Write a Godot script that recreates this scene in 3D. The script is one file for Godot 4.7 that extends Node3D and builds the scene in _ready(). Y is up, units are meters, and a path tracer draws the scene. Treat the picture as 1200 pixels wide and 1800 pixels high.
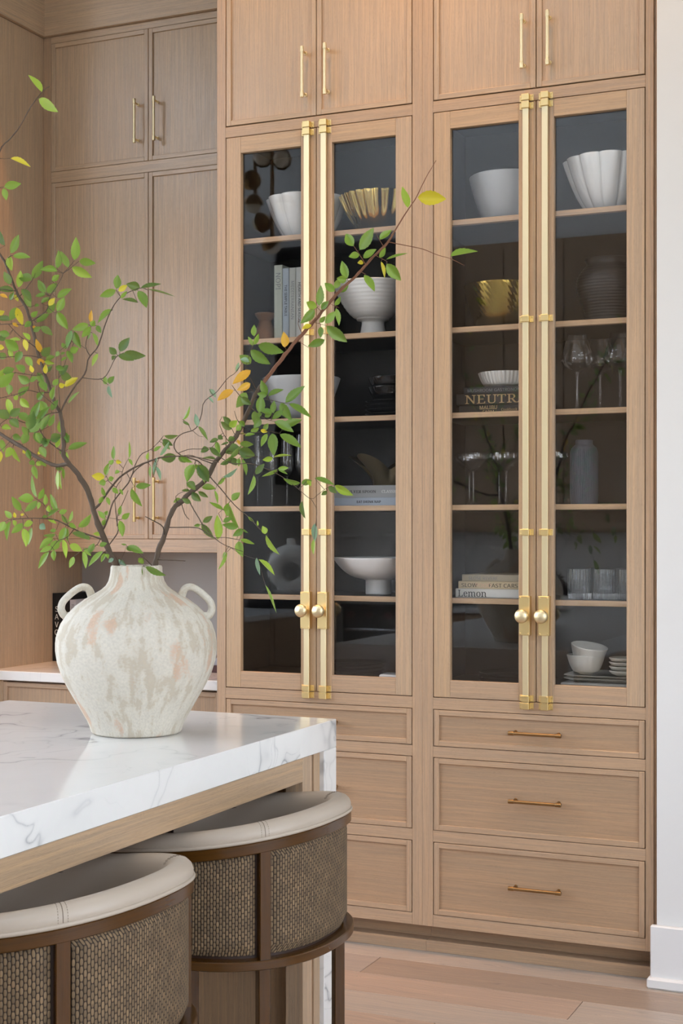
extends Node3D

var M := {}
var taken := {}
var rng := RandomNumberGenerator.new()

# ---------------------------------------------------------------- mesh builder
class MB:
	var v := PackedVector3Array()
	var n := PackedVector3Array()
	var uv := PackedVector2Array()
	var ix := PackedInt32Array()
	func tri(a: int, b: int, c: int) -> void:
		var g := (v[b] - v[a]).cross(v[c] - v[a])
		if g.dot(n[a] + n[b] + n[c]) > 0.0:
			ix.append_array([a, c, b])
		else:
			ix.append_array([a, b, c])
	func put(p: Vector3, nn: Vector3, t: Vector2) -> int:
		v.append(p); n.append(nn); uv.append(t)
		return v.size() - 1
	func face(ps: Array, nn: Vector3, g: int, off: Vector2) -> void:
		var na := 0
		if absf(nn.y) > absf(nn.x) and absf(nn.y) > absf(nn.z): na = 1
		elif absf(nn.z) >= absf(nn.x): na = 2
		var along := g if g != na else (na + 1) % 3
		var across := 3 - na - along
		var k: Array[int] = []
		for p: Vector3 in ps:
			k.append(put(p, nn, Vector2(p[across], p[along]) + off))
		for i in range(1, k.size() - 1):
			tri(k[0], k[i], k[i + 1])
	# chamfered box; g = axis that the grain runs along
	func box(c: Vector3, s: Vector3, g := 1, bev := 0.0012, off := Vector2.INF) -> void:
		if off == Vector2.INF:
			off = Vector2(fmod(absf(c.x * 7.31 + c.y * 3.17 + c.z * 5.71), 1.0), fmod(absf(c.x * 2.13 + c.y * 9.7 + c.z * 4.37), 1.0))
		var h := s * 0.5
		var b := minf(bev, minf(h.x, minf(h.y, h.z)) * 0.45)
		for a in 3:
			for sg: float in [-1.0, 1.0]:
				var p := (a + 1) % 3
				var q := (a + 2) % 3
				var ps := []
				for w: Vector2 in [Vector2(-1, -1), Vector2(1, -1), Vector2(1, 1), Vector2(-1, 1)]:
					var o := Vector3.ZERO
					o[a] = sg * h[a]; o[p] = w.x * (h[p] - b); o[q] = w.y * (h[q] - b)
					ps.append(c + o)
				var nn := Vector3.ZERO
				nn[a] = sg
				face(ps, nn, g, off)
		if b <= 0.0:
			return
		for a in 3:                       # edges along axis a
			var p := (a + 1) % 3
			var q := (a + 2) % 3
			for w: Vector2 in [Vector2(-1, -1), Vector2(1, -1), Vector2(1, 1), Vector2(-1, 1)]:
				var ps := []
				for e: Array in [[-1.0, 0], [1.0, 0], [1.0, 1], [-1.0, 1]]:
					var o := Vector3.ZERO
					o[a] = float(e[0]) * (h[a] - b)
					o[p] = w.x * (h[p] - (b if int(e[1]) == 0 else 0.0))
					o[q] = w.y * (h[q] - (0.0 if int(e[1]) == 0 else b))
					ps.append(c + o)
				var nn := Vector3.ZERO
				nn[p] = w.x; nn[q] = w.y
				face(ps, nn.normalized(), g, off)
		for sx: float in [-1.0, 1.0]:
			for sy: float in [-1.0, 1.0]:
				for sz: float in [-1.0, 1.0]:
					var k := Vector3(sx, sy, sz)
					face([c + k * Vector3(h.x, h.y - b, h.z - b), c + k * Vector3(h.x - b, h.y, h.z - b), c + k * Vector3(h.x - b, h.y - b, h.z)], k.normalized(), g, off)
	func span(x0: float, x1: float, y0: float, y1: float, z0: float, z1: float, g := 1, bev := 0.0012) -> void:
		box(Vector3(x0 + x1, y0 + y1, z0 + z1) * 0.5, Vector3(x1 - x0, y1 - y0, z1 - z0), g, bev)
	# smooth grid: rows of points; round = each row closes on itself, loop = last row joins the first
	func grid(rows: Array, round := false, flip := false, loop := false, us := 1.0, vs := 1.0, even := false) -> void:
		var m: int = rows.size()
		var k: int = (rows[0] as PackedVector3Array).size()
		var first := v.size()
		var w := k + 1 if round else k
		var acc := 0.0
		for i in (m + 1 if loop else m):
			var r: PackedVector3Array = rows[i % m]
			if i > 0:
				acc += r[0].distance_to((rows[(i - 1) % m] as PackedVector3Array)[0])
			var run := 0.0
			for j in w:
				var jj := j % k
				var l := r[(jj - 1 + k) % k] if round else r[maxi(jj - 1, 0)]
				var rr := r[(jj + 1) % k] if round else r[mini(jj + 1, k - 1)]
				var up: PackedVector3Array = rows[(i - 1 + m) % m] if loop else rows[maxi(i - 1, 0)]
				var dn: PackedVector3Array = rows[(i + 1) % m] if loop else rows[mini(i + 1, m - 1)]
				var d := dn[jj] - up[jj]
				var e := rr - l
				if e.length_squared() < 1e-14:      # a pole: take the slope of the neighbouring row
					var o: PackedVector3Array = rows[1] if i == 0 else rows[m - 2]
					e = (o[(jj + 1) % k] - o[(jj - 1 + k) % k]) * 1.0
				if d.length_squared() < 1e-14:
					d = Vector3(1e-6, 0, 0)
				var nn := e.cross(d).normalized() * (-1.0 if flip else 1.0)
				if j > 0:
					run += r[jj].distance_to(r[(jj - 1 + k) % k])
				put(r[jj], nn, Vector2((float(j) / k if even else run) * us, acc * vs))
		for i in (m if loop else m - 1):
			for j in w - 1:
				var a := first + i * w + j
				tri(a, a + 1, a + w + 1)
				tri(a, a + w + 1, a + w)
	# lathe round the y axis at c; prof = (radius, height); modulate(angle, i) scales the radius
	func lathe(c: Vector3, prof: Array, seg := 40, modulate = null, us := 1.0) -> void:
		var rows := []
		for i in prof.size():
			var p: Vector2 = prof[i]
			var r := PackedVector3Array()
			for j in seg:
				var a := TAU * j / seg
				var f: float = modulate.call(a, i) if modulate != null else 1.0
				r.append(c + Vector3(cos(a) * p.x * f, p.y, sin(a) * p.x * f))
			rows.append(r)
		grid(rows, true, true, false, us, 1.0, true)
	func disc(c: Vector3, nn: Vector3, r: float, seg := 20) -> void:
		var t := nn.cross(Vector3(0.3, 0.9, 0.2)).normalized()
		var q := nn.cross(t)
		var ps := []
		for j in seg:
			ps.append(c + (t * cos(TAU * j / seg) + q * sin(TAU * j / seg)) * r)
		face(ps, nn, 1, Vector2.ZERO)
	func tube(path: PackedVector3Array, radii: PackedFloat32Array, seg := 8, caps := true) -> void:
		var rows := []
		var t0 := (path[1] - path[0]).normalized()
		var u := t0.cross(Vector3.UP if absf(t0.y) < 0.9 else Vector3.RIGHT).normalized()
		for i in path.size():
			var t := (path[mini(i + 1, path.size() - 1)] - path[maxi(i - 1, 0)]).normalized()
			u = (u - t * u.dot(t)).normalized()
			var w := t.cross(u)
			var r := PackedVector3Array()
			for j in seg:
				var a := TAU * j / seg
				r.append(path[i] + (u * cos(a) + w * sin(a)) * radii[i])
			rows.append(r)
		grid(rows, true, false)
		if caps:
			disc(path[0], -(path[1] - path[0]).normalized(), radii[0], seg)
			disc(path[-1], (path[-1] - path[-2]).normalized(), radii[-1], seg)
	func rod(a: Vector3, b: Vector3, r: float, seg := 14) -> void:
		var e := minf(r * 0.25, 0.0015)
		var d := (b - a).normalized()
		tube(PackedVector3Array([a, a + d * e, b - d * e, b]), PackedFloat32Array([r - e, r, r, r - e]), seg)
	# sweep of a closed polygon (x = outwards, y = up) along frames [origin, outward]; hard edges
	func sweep(frames: Array, poly: Array, ends := true, loop := false) -> void:
		var np := poly.size()
		var turn: float = (frames[0][1] as Vector3).cross(Vector3.UP).dot((frames[1][0] as Vector3) - (frames[0][0] as Vector3))
		for e in np:
			var a: Vector2 = poly[e]
			var b: Vector2 = poly[(e + 1) % np]
			var rows := []
			for f: Array in frames:
				var o: Vector3 = f[0]
				var x: Vector3 = f[1]
				rows.append(PackedVector3Array([o + x * a.x + Vector3.UP * a.y, o + x * b.x + Vector3.UP * b.y]))
			grid(rows, false, turn < 0.0, loop)
		if ends and not loop:
			for k in [0, frames.size() - 1]:
				var f: Array = frames[k]
				var ps := []
				for p: Vector2 in poly:
					ps.append((f[0] as Vector3) + (f[1] as Vector3) * p.x + Vector3.UP * p.y)
				var nn: Vector3 = (frames[0][0] - frames[1][0] if k == 0 else frames[-1][0] - frames[-2][0]).normalized()
				face(ps, nn, 1, Vector2.ZERO)
	func add(o: MB, t: Transform3D) -> void:
		var first := v.size()
		for i in o.v.size():
			v.append(t * o.v[i]); n.append((t.basis * o.n[i]).normalized()); uv.append(o.uv[i])
		for i in o.ix:
			ix.append(i + first)
	func mesh() -> ArrayMesh:
		var a := []
		a.resize(Mesh.ARRAY_MAX)
		a[Mesh.ARRAY_VERTEX] = v
		a[Mesh.ARRAY_NORMAL] = n
		a[Mesh.ARRAY_TEX_UV] = uv
		a[Mesh.ARRAY_INDEX] = ix
		var m := ArrayMesh.new()
		m.add_surface_from_arrays(Mesh.PRIMITIVE_TRIANGLES, a)
		return m

# ---------------------------------------------------------------- naming
func numbered(called: String) -> String:
	var k: int = taken.get(called, 0)
	taken[called] = k + 1
	return called if k == 0 else "%s_%03d" % [called, k]

func tag(o: Node3D, label: String, category: String, group := "") -> Node3D:
	o.set_meta("label", label)
	o.set_meta("category", category)
	if group: o.set_meta("group", group)
	return o

func thing(called: String, label: String, category: String, at := Vector3.ZERO, group := "") -> Node3D:
	var o := Node3D.new()
	o.name = numbered(called)
	add_child(o)
	o.position = at
	return tag(o, label, category, group)

func show_mesh(called: String, m: Mesh, mat: Material, parent: Node3D) -> MeshInstance3D:
	var o := MeshInstance3D.new()
	o.mesh = m
	o.material_override = mat
	if parent == self:
		o.name = numbered(called)
		add_child(o)
	else:
		var k := 0
		var nm := called
		while parent.has_node(nm):
			k += 1
			nm = "%s_%03d" % [called, k]
		o.name = nm
		parent.add_child(o)
	return o

func obj(called: String, b: MB, mat: Material, parent: Node3D = self) -> MeshInstance3D:
	return show_mesh(called, b.mesh(), mat, parent)

func struct(called: String, b: MB, mat: Material) -> MeshInstance3D:
	var o := obj(called, b, mat)
	o.set_meta("kind", "structure")
	return o

func one_box(called: String, c: Vector3, s: Vector3, mat: Material, parent: Node3D = self, g := 1, bev := 0.0012) -> MeshInstance3D:
	var b := MB.new()
	b.box(c, s, g, bev)
	return obj(called, b, mat, parent)

func one_span(called: String, x0: float, x1: float, y0: float, y1: float, z0: float, z1: float, mat: Material, parent: Node3D = self, g := 1, bev := 0.0012) -> MeshInstance3D:
	var b := MB.new()
	b.span(x0, x1, y0, y1, z0, z1, g, bev)
	return obj(called, b, mat, parent)

func stacked(text: String, height: float, step: float, at: Vector3, ink: Material, parent: Node3D) -> void:
	for i in text.length():
		lettering(text[i], height, at - Vector3(0, step * i, 0), ink, parent)

func lettering(text: String, height: float, at: Vector3, mat: Material, parent: Node3D, serif := false, turn := 0.0, stretch := 1.0, bold := false) -> void:
	var f := SystemFont.new()
	f.font_names = PackedStringArray(["Droid Serif" if serif else "Droid Sans"])
	if bold: f.font_weight = 700
	var t := TextMesh.new()
	t.text = text
	t.font = f
	t.font_size = 48
	t.pixel_size = height / 34.0
	t.depth = 0.0005
	t.curve_step = 4.0
	var o := show_mesh("lettering", t, mat, parent)
	o.position = at
	o.rotation.z = turn
	o.scale = Vector3(stretch, 1, 1)

# ---------------------------------------------------------------- materials
func mat(c: Color, rough := 0.6, metal := 0.0, spec := 0.5) -> StandardMaterial3D:
	var m := StandardMaterial3D.new()
	m.albedo_color = c
	m.roughness = rough
	m.metallic = metal
	m.metallic_specular = spec
	return m

func noise(sd: int, freq: float, octaves := 3, type := FastNoiseLite.TYPE_SIMPLEX_SMOOTH) -> FastNoiseLite:
	var f := FastNoiseLite.new()
	f.seed = sd
	f.noise_type = type
	f.frequency = freq
	f.fractal_octaves = octaves
	return f

func image_tex(w: int, h: int, data: PackedByteArray) -> ImageTexture:
	return ImageTexture.create_from_image(Image.create_from_data(w, h, false, Image.FORMAT_RGB8, data))

# rift-sawn oak: straight fine grain along v; 0.5 m across by 1 m along
func oak_texture(sd: int, base: Color, contrast: float, wander: float) -> Array:
	var w := 1024
	var h := 512
	var fine := noise(sd, 1.0, 2)
	var mid := noise(sd + 1, 1.0, 2)
	var slow := noise(sd + 2, 1.0, 2)
	var px := PackedByteArray()
	px.resize(w * h * 3)
	var hp := PackedByteArray()
	hp.resize(w * h * 3)
	for y in h:
		var t := TAU * y / h
		var cy := cos(t)
		var sy := sin(t)
		for x in w:
			var bend := slow.get_noise_3d(x * 0.006, cy * 0.8, sy * 0.8) * wander
			var xx := x + bend * 60.0
			var a := fine.get_noise_3d(xx * 0.36, cy * 0.45, sy * 0.45)
			var b := mid.get_noise_3d(xx * 0.065, cy * 0.4, sy * 0.4)
			var pore := maxf(0.0, fine.get_noise_3d(xx * 0.75 + 400.0, cy * 1.7, sy * 1.7) - 0.16)
			var f := 1.0 + contrast * (0.055 * a + 0.07 * b) - contrast * 0.26 * pore
			var warm := 0.02 * b * contrast
			var i := (y * w + x) * 3
			px[i] = int(clampf(base.r * (f + warm) * 255.0, 0, 255))
			px[i + 1] = int(clampf(base.g * f * 255.0, 0, 255))
			px[i + 2] = int(clampf(base.b * (f - warm * 1.5) * 255.0, 0, 255))
			var g := int(clampf(150.0 + 60.0 * a - 230.0 * pore, 0, 255))
			hp[i] = g; hp[i + 1] = g; hp[i + 2] = g
	return [image_tex(w, h, px), image_tex(w, h, hp)]

func wood(tex: Array, tint: Color, rough: float, across := 0.5, along := 1.0, bump := 0.03) -> StandardMaterial3D:
	var m := mat(tint, rough)
	m.albedo_texture = tex[0]
	m.uv1_scale = Vector3(1.0 / across, 1.0 / along, 1)
	m.heightmap_enabled = true
	m.heightmap_texture = tex[1]
	m.heightmap_scale = bump
	return m

func marble_texture(sd: int) -> ImageTexture:
	var w := 1024
	var warp := noise(sd, 0.004, 4)
	var vein := noise(sd + 5, 0.0028, 3)
	var vein2 := noise(sd + 9, 0.0075, 3)
	var cloud := noise(sd + 3, 0.005, 4)
	var here := noise(sd + 12, 0.003, 2)
	var px := PackedByteArray()
	px.resize(w * w * 3)
	for y in w:
		for x in w:
			var wx := x + warp.get_noise_2d(x, y) * 120.0
			var wy := y + warp.get_noise_2d(x + 900, y + 300) * 120.0
			var a := absf(vein.get_noise_2d(wx * 1.35 + wy * 0.5, wy * 0.75 - wx * 0.3))
			var b := absf(vein2.get_noise_2d(wx * 1.2 + wy * 0.55 + 77.0, wy * 0.7))
			var k := smoothstep(-0.05, 0.45, here.get_noise_2d(x, y))
			var v1 := exp(-a * 75.0) * 0.55 + exp(-a * 14.0) * 0.16
			var v2 := exp(-b * 120.0) * 0.30 * k
			var c := cloud.get_noise_2d(x, y) * 0.018
			var d := clampf(v1 * (0.25 + 0.75 * k) + v2, 0.0, 0.8)
			var i := (y * w + x) * 3
			d *= 0.8
			px[i] = int(255.0 * clampf(0.925 + c - d * 0.50, 0, 1))
			px[i + 1] = int(255.0 * clampf(0.920 + c - d * 0.485, 0, 1))
			px[i + 2] = int(255.0 * clampf(0.905 + c - d * 0.455, 0, 1))
	return image_tex(w, w, px)

# chalky lime wash over clay: patches, drips and rubbed spots
func plaster_texture() -> Array:
	var w := 1024
	var h := 512
	var big := noise(31, 0.006, 4)
	var mid := noise(32, 0.022, 4)
	var fine := noise(33, 0.11, 3)
	var drip := noise(34, 1.0, 3)
	var clay := noise(35, 0.0085, 3)
	var px := PackedByteArray()
	px.resize(w * h * 3)
	var hp := PackedByteArray()
	hp.resize(w * h * 3)
	for y in h:
		for x in w:
			var b := big.get_noise_2d(x, y)
			var m := mid.get_noise_2d(x, y * 0.7)
			var f := fine.get_noise_2d(x, y)
			var d := drip.get_noise_2d(x * 0.035, y * 0.007)
			var rubbed := smoothstep(-0.05, 0.30, b * 0.55 + m * 0.5 + d * 0.5 + f * 0.25) * 0.85
			var red := smoothstep(0.28, 0.48, clay.get_noise_2d(x * 0.95, y * 0.45) + f * 0.10)
			var c := Color(0.825, 0.80, 0.745).lerp(Color(0.715, 0.665, 0.58), rubbed * (0.72 + 0.35 * f))
			c = c.lerp(Color(0.79, 0.66, 0.56), red * 0.75)
			c = c * (1.0 + 0.05 * f + 0.03 * m)
			var i := (y * w + x) * 3
			px[i] = int(255.0 * clampf(c.r, 0, 1))
			px[i + 1] = int(255.0 * clampf(c.g, 0, 1))
			px[i + 2] = int(255.0 * clampf(c.b, 0, 1))
			var g := int(clampf(140.0 - 50.0 * rubbed + 60.0 * f + 30.0 * m, 0, 255))
			hp[i] = g; hp[i + 1] = g; hp[i + 2] = g
	return [image_tex(w, h, px), image_tex(w, h, hp)]

# woven seagrass: short vertical floats, each row shifted by half
func weave_texture() -> Array:
	var w := 256
	var h := 256
	var px := PackedByteArray()
	px.resize(w * h * 3)
	var hp := PackedByteArray()
	hp.resize(w * h * 3)
	var nz := noise(51, 0.05, 2)
	for y in h:
		for x in w:
			var cx := x / 16.0
			var col := int(floor(cx))
			var cy := y / 32.0 + (0.5 if col % 2 == 1 else 0.0)
			var fx: float = cx - floor(cx) - 0.5
			var fy: float = cy - floor(cy) - 0.5
			var tone := nz.get_noise_2d(col * 37.0, floor(cy) * 53.0 + 7.0)
			var e := 1.0 - pow(absf(fx) / 0.455, 3.0) - pow(absf(fy) / 0.50, 2.2)
			var hgt := clampf(e, 0.0, 1.0)
			var cross := 0.30 * (1.0 - absf(fx) * 1.2)
			var c := Color(0.20, 0.15, 0.10).lerp(Color(0.475, 0.39, 0.285) * (1.0 + 0.22 * tone), smoothstep(0.0, 0.35, hgt))
			var i := (y * w + x) * 3
			px[i] = int(255.0 * clampf(c.r, 0, 1))
			px[i + 1] = int(255.0 * clampf(c.g, 0, 1))
			px[i + 2] = int(255.0 * clampf(c.b, 0, 1))
			var g := int(clampf(255.0 * maxf(sqrt(hgt), cross), 0, 255))
			hp[i] = g; hp[i + 1] = g; hp[i + 2] = g
	return [image_tex(w, h, px), image_tex(w, h, hp)]

func clear_glass(c: Color, rough := 0.02) -> StandardMaterial3D:
	var m := mat(c, rough)
	m.transparency = BaseMaterial3D.TRANSPARENCY_ALPHA
	return m

func leaf_mat(c: Color) -> StandardMaterial3D:
	var m := mat(c, 0.42)
	m.backlight_enabled = true
	m.backlight = Color(0.55, 0.6, 0.3)
	return m

func make_materials() -> void:
	var oak := oak_texture(3, Color(0.722, 0.618, 0.508), 0.9, 0.08)
	var plank := oak_texture(17, Color(0.69, 0.635, 0.585), 1.2, 0.9)
	M.oak = wood(oak, Color(1, 1, 1), 0.24)
	M.oak_light = wood(oak, Color(1.0, 0.985, 0.955), 0.32)
	M.oak_pink = wood(oak, Color(0.97, 0.955, 0.95), 0.30)
	M.oak_dark = wood(oak, Color(0.93, 0.90, 0.875), 0.34)
	M.floor = []
	for c: Color in [Color(1, 1, 1), Color(0.94, 0.93, 0.93), Color(1.0, 0.95, 0.92), Color(0.90, 0.86, 0.83)]:
		M.floor.append(wood(plank, c, 0.42, 0.35, 1.6, 0.03))
	M.inside = mat(Color(0.10, 0.083, 0.075), 0.5)
	M.wall = mat(Color(0.86, 0.86, 0.85), 0.75)
	M.trim = mat(Color(0.87, 0.87, 0.865), 0.45)
	M.ceiling = mat(Color(0.88, 0.88, 0.87), 0.85)
	var mb := marble_texture(5)
	M.marble = mat(Color(1, 1, 1), 0.10)
	M.marble.albedo_texture = mb
	M.marble.uv1_scale = Vector3(0.50, 0.50, 1)
	M.backsplash = mat(Color(0.66, 0.65, 0.64), 0.35)
	M.brass = mat(Color(0.89, 0.80, 0.58), 0.38, 1.0)
	M.brass_soft = mat(Color(0.93, 0.87, 0.71), 0.42, 1.0)
	M.brass_dark = mat(Color(0.60, 0.485, 0.335), 0.36, 1.0)
	M.pane = clear_glass(Color(0.02, 0.02, 0.02, 0.02))
	M.clear = clear_glass(Color(0.9, 0.95, 0.95, 0.005))
	M.cut_glass = clear_glass(Color(0.97, 0.99, 1.0, 0.02), 0.0)
	M.cut_glass.refraction_enabled = true
	M.cut_glass.refraction_scale = 0.05
	M.window_glass = clear_glass(Color(1, 1, 1, 0.02))
	M.white_glaze = mat(Color(0.945, 0.94, 0.925), 0.16)
	M.white_matte = mat(Color(0.92, 0.91, 0.885), 0.5)
	M.white_marble = mat(Color(0.93, 0.925, 0.915), 0.35)
	M.grey_bowl = mat(Color(0.78, 0.785, 0.785), 0.5)
	M.stone_pale = mat(Color(0.82, 0.80, 0.755), 0.55)
	M.linen_grey = mat(Color(0.60, 0.59, 0.57), 0.9)
	M.black_glaze = mat(Color(0.04, 0.043, 0.05), 0.14)
	M.black = mat(Color(0.025, 0.025, 0.025), 0.45)
	M.dark_vase = mat(Color(0.14, 0.145, 0.155), 0.38)
	M.slate_vase = mat(Color(0.33, 0.35, 0.39), 0.62)
	M.gold = mat(Color(0.86, 0.76, 0.48), 0.16, 1.0)
	M.antique_gold = mat(Color(0.62, 0.53, 0.28), 0.26, 1.0)
	M.bronze = mat(Color(0.50, 0.455, 0.36), 0.34, 0.6)
	M.turned_wood = wood(oak, Color(0.66, 0.55, 0.43), 0.6, 0.25, 0.5)
	M.dark_wood = mat(Color(0.20, 0.125, 0.09), 0.5)
	M.red_knob = mat(Color(0.35, 0.03, 0.03), 0.3)
	M.steel = mat(Color(0.72, 0.72, 0.72), 0.25, 1.0)
	var pl := plaster_texture()
	M.plaster = mat(Color(1, 1, 1), 0.85)
	M.plaster.albedo_texture = pl[0]
	M.plaster.uv1_scale = Vector3(1.0, 1.9, 1)
	M.plaster.heightmap_enabled = true
	M.plaster.heightmap_texture = pl[1]
	M.plaster.heightmap_scale = 0.12
	var wv := weave_texture()
	M.weave = mat(Color(1, 1, 1), 0.72)
	M.weave.albedo_texture = wv[0]
	M.weave.uv1_scale = Vector3(1.0 / 0.112, 1.0 / 0.112, 1)
	M.weave.heightmap_enabled = true
	M.weave.heightmap_texture = wv[1]
	M.weave.heightmap_scale = 0.16
	M.leather = mat(Color(0.72, 0.665, 0.60), 0.42)
	M.stitch = mat(Color(0.50, 0.44, 0.38), 0.8)
	M.walnut = wood(oak, Color(0.44, 0.335, 0.16), 0.24, 0.5, 1.0, 0.008)
	M.bark = mat(Color(0.36, 0.30, 0.245), 0.8)
	M.bark_red = mat(Color(0.47, 0.31, 0.22), 0.75)
	M.leaf = [leaf_mat(Color(0.40, 0.55, 0.14)), leaf_mat(Color(0.30, 0.46, 0.13)), leaf_mat(Color(0.20, 0.34, 0.13)), leaf_mat(Color(0.55, 0.66, 0.17)), leaf_mat(Color(0.83, 0.74, 0.10)), leaf_mat(Color(0.86, 0.60, 0.12)), leaf_mat(Color(0.42, 0.56, 0.50))]
	M.pages = mat(Color(0.86, 0.83, 0.77), 0.9)
	M.ink = mat(Color(0.08, 0.08, 0.09), 0.7)
	M.ink_grey = mat(Color(0.50, 0.51, 0.52), 0.7)
	M.ink_white = mat(Color(0.88, 0.88, 0.86), 0.7)
	M.ink_gold = mat(Color(0.72, 0.60, 0.42), 0.6)
	M.ink_rose = mat(Color(0.86, 0.70, 0.60), 0.7)
	M.opal = mat(Color(0.90, 0.89, 0.86), 0.25)
	M.opal.emission_enabled = true
	M.opal.emission = Color(1.0, 0.88, 0.72)
	M.opal.emission_energy_multiplier = 0.15
	M.lens = mat(Color(0.9, 0.88, 0.82), 0.4)
	M.lens.emission_enabled = true
	M.lens.emission = Color(1.0, 0.80, 0.56)
	M.lens.emission_energy_multiplier = 3.0

# ---------------------------------------------------------------- cabinet work
func pull(parent: Node3D, at: Vector3, length: float, upright: bool, metal: Material) -> void:
	# at = middle of the bar; the door face lies 0.035 behind it
	var d := Vector3.UP if upright else Vector3.RIGHT
	var b := MB.new()
	var h := length * 0.5
	b.rod(at - d * (h - 0.018), at + d * (h - 0.018), 0.0057)
	for s: float in [-1.0, 1.0]:
		var e := at + d * s * h
		b.rod(e - d * s * 0.021, e, 0.0072, 16)
		b.rod(e - d * s * 0.024, e - d * s * 0.021, 0.0062, 16)
		var f := at + d * s * (h - 0.017)
		b.rod(f, f - Vector3(0, 0, 0.031), 0.0042, 12)
		b.rod(f - Vector3(0, 0, 0.029), f - Vector3(0, 0, 0.035), 0.0072, 16)
	obj("handle", b, metal, parent)

# slim shaker front: mitred frame, recessed panel
func shaker(called: String, x0: float, x1: float, y0: float, y1: float, zf: float, parent: Node3D, m: Material, mp: Material, g := 1, fw := 0.019) -> MeshInstance3D:
	var b := MB.new()
	var bk := zf - 0.022
	b.span(x0, x0 + fw, y0, y1, bk, zf, 1)
	b.span(x1 - fw, x1, y0, y1, bk, zf, 1)
	b.span(x0 + fw, x1 - fw, y1 - fw, y1, bk, zf, 0)
	b.span(x0 + fw, x1 - fw, y0, y0 + fw, bk, zf, 0)
	var d := obj(called, b, m, parent)
	one_span("panel", x0 + fw - 0.001, x1 - fw + 0.001, y0 + fw - 0.001, y1 - fw + 0.001, bk + 0.001, zf - 0.0085, mp, d, g)
	return d

func bolt_guide(parent: Node3D, called: String, x: float, y: float, zf: float) -> void:
	var b := MB.new()
	b.box(Vector3(x, y, zf + 0.0015), Vector3(0.050, 0.022, 0.003), 1, 0.0008)
	b.box(Vector3(x, y, zf + 0.0125), Vector3(0.027, 0.022, 0.021), 1, 0.0012)
	for s: float in [-1.0, 1.0]:
		for u: float in [-1.0, 1.0]:
			var p := Vector3(x + s * 0.0195, y + u * 0.006, zf + 0.003)
			b.tube(PackedVector3Array([p, p + Vector3(0, 0, 0.0012), p + Vector3(0, 0, 0.002)]), PackedFloat32Array([0.0024, 0.0021, 0.0008]), 8)
	obj(called, b, M.brass, parent)

func glass_door(x0: float, x1: float, left: bool, parent: Node3D) -> void:
	var y0 := 0.911
	var y1 := 2.9685
	var zf := 0.0
	var bk := -0.024
	var w := 0.0605
	var st := MB.new()
	st.span(x0, x0 + w, y0, y1, bk, zf, 1)
	st.span(x1 - w, x1, y0, y1, bk, zf, 1)
	var d := obj("glass_door", st, M.oak_light if left else M.oak, parent)
	one_span("rail", x0 + w, x1 - w, y1 - w, y1, bk, zf - 0.0004, M.oak_light, d, 0)
	one_span("rail", x0 + w, x1 - w, y0, y0 + w, bk, zf - 0.0004, M.oak_pink, d, 0)
	one_span("pane", x0 + w - 0.004, x1 - w + 0.004, y0 + w - 0.004, y1 - w + 0.004, -0.019, -0.015, M.pane, d, 1, 0.0)
	var xc := (x1 - 0.0315) if left else (x0 + 0.0335)
	one_span("bolt_rod", xc - 0.0105, xc + 0.0105, 0.899, 2.976, 0.006, 0.017, M.brass_soft, d, 1, 0.001)
	for y: float in [2.9535, 2.222, 1.4915, 0.9215]:
		bolt_guide(d, "bolt_guide", xc, y, 0.0)
	var pb := MB.new()
	var px := xc - 0.0015 
	pb.box(Vector3(px, 1.2065, 0.0125), Vector3(0.037, 0.134, 0.025), 1, 0.001)
	for s: float in [-1.0, 1.0]:
		for u: float in [-1.0, 1.0]:
			var p := Vector3(px + s * 0.0135, 1.2065 + u * 0.061, 0.025)
			pb.tube(PackedVector3Array([p, p + Vector3(0, 0, 0.0012), p + Vector3(0, 0, 0.0022)]), PackedFloat32Array([0.0027, 0.0024, 0.0009]), 8)
	obj("latch_plate", pb, M.brass, d)
	var kb := MB.new()
	var prof := [Vector2(0.010, 0.0), Vector2(0.008, 0.004), Vector2(0.0075, 0.016), Vector2(0.010, 0.020), Vector2(0.0185, 0.0235), Vector2(0.0232, 0.030), Vector2(0.0240, 0.036), Vector2(0.0215, 0.042), Vector2(0.0165, 0.0455), Vector2(0.009, 0.048), Vector2(0.0002, 0.0488)]
	var k2 := MB.new()
	k2.lathe(Vector3.ZERO, prof, 32)
	kb.add(k2, Transform3D(Basis(Vector3.RIGHT, PI / 2), Vector3(px, 1.2065, 0.025)))
	obj("knob", kb, M.brass_soft, d)
	for y: float in [2.9805, 0.8965]:
		bolt_guide(parent, "bolt_keeper", xc, y, 0.0)

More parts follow.
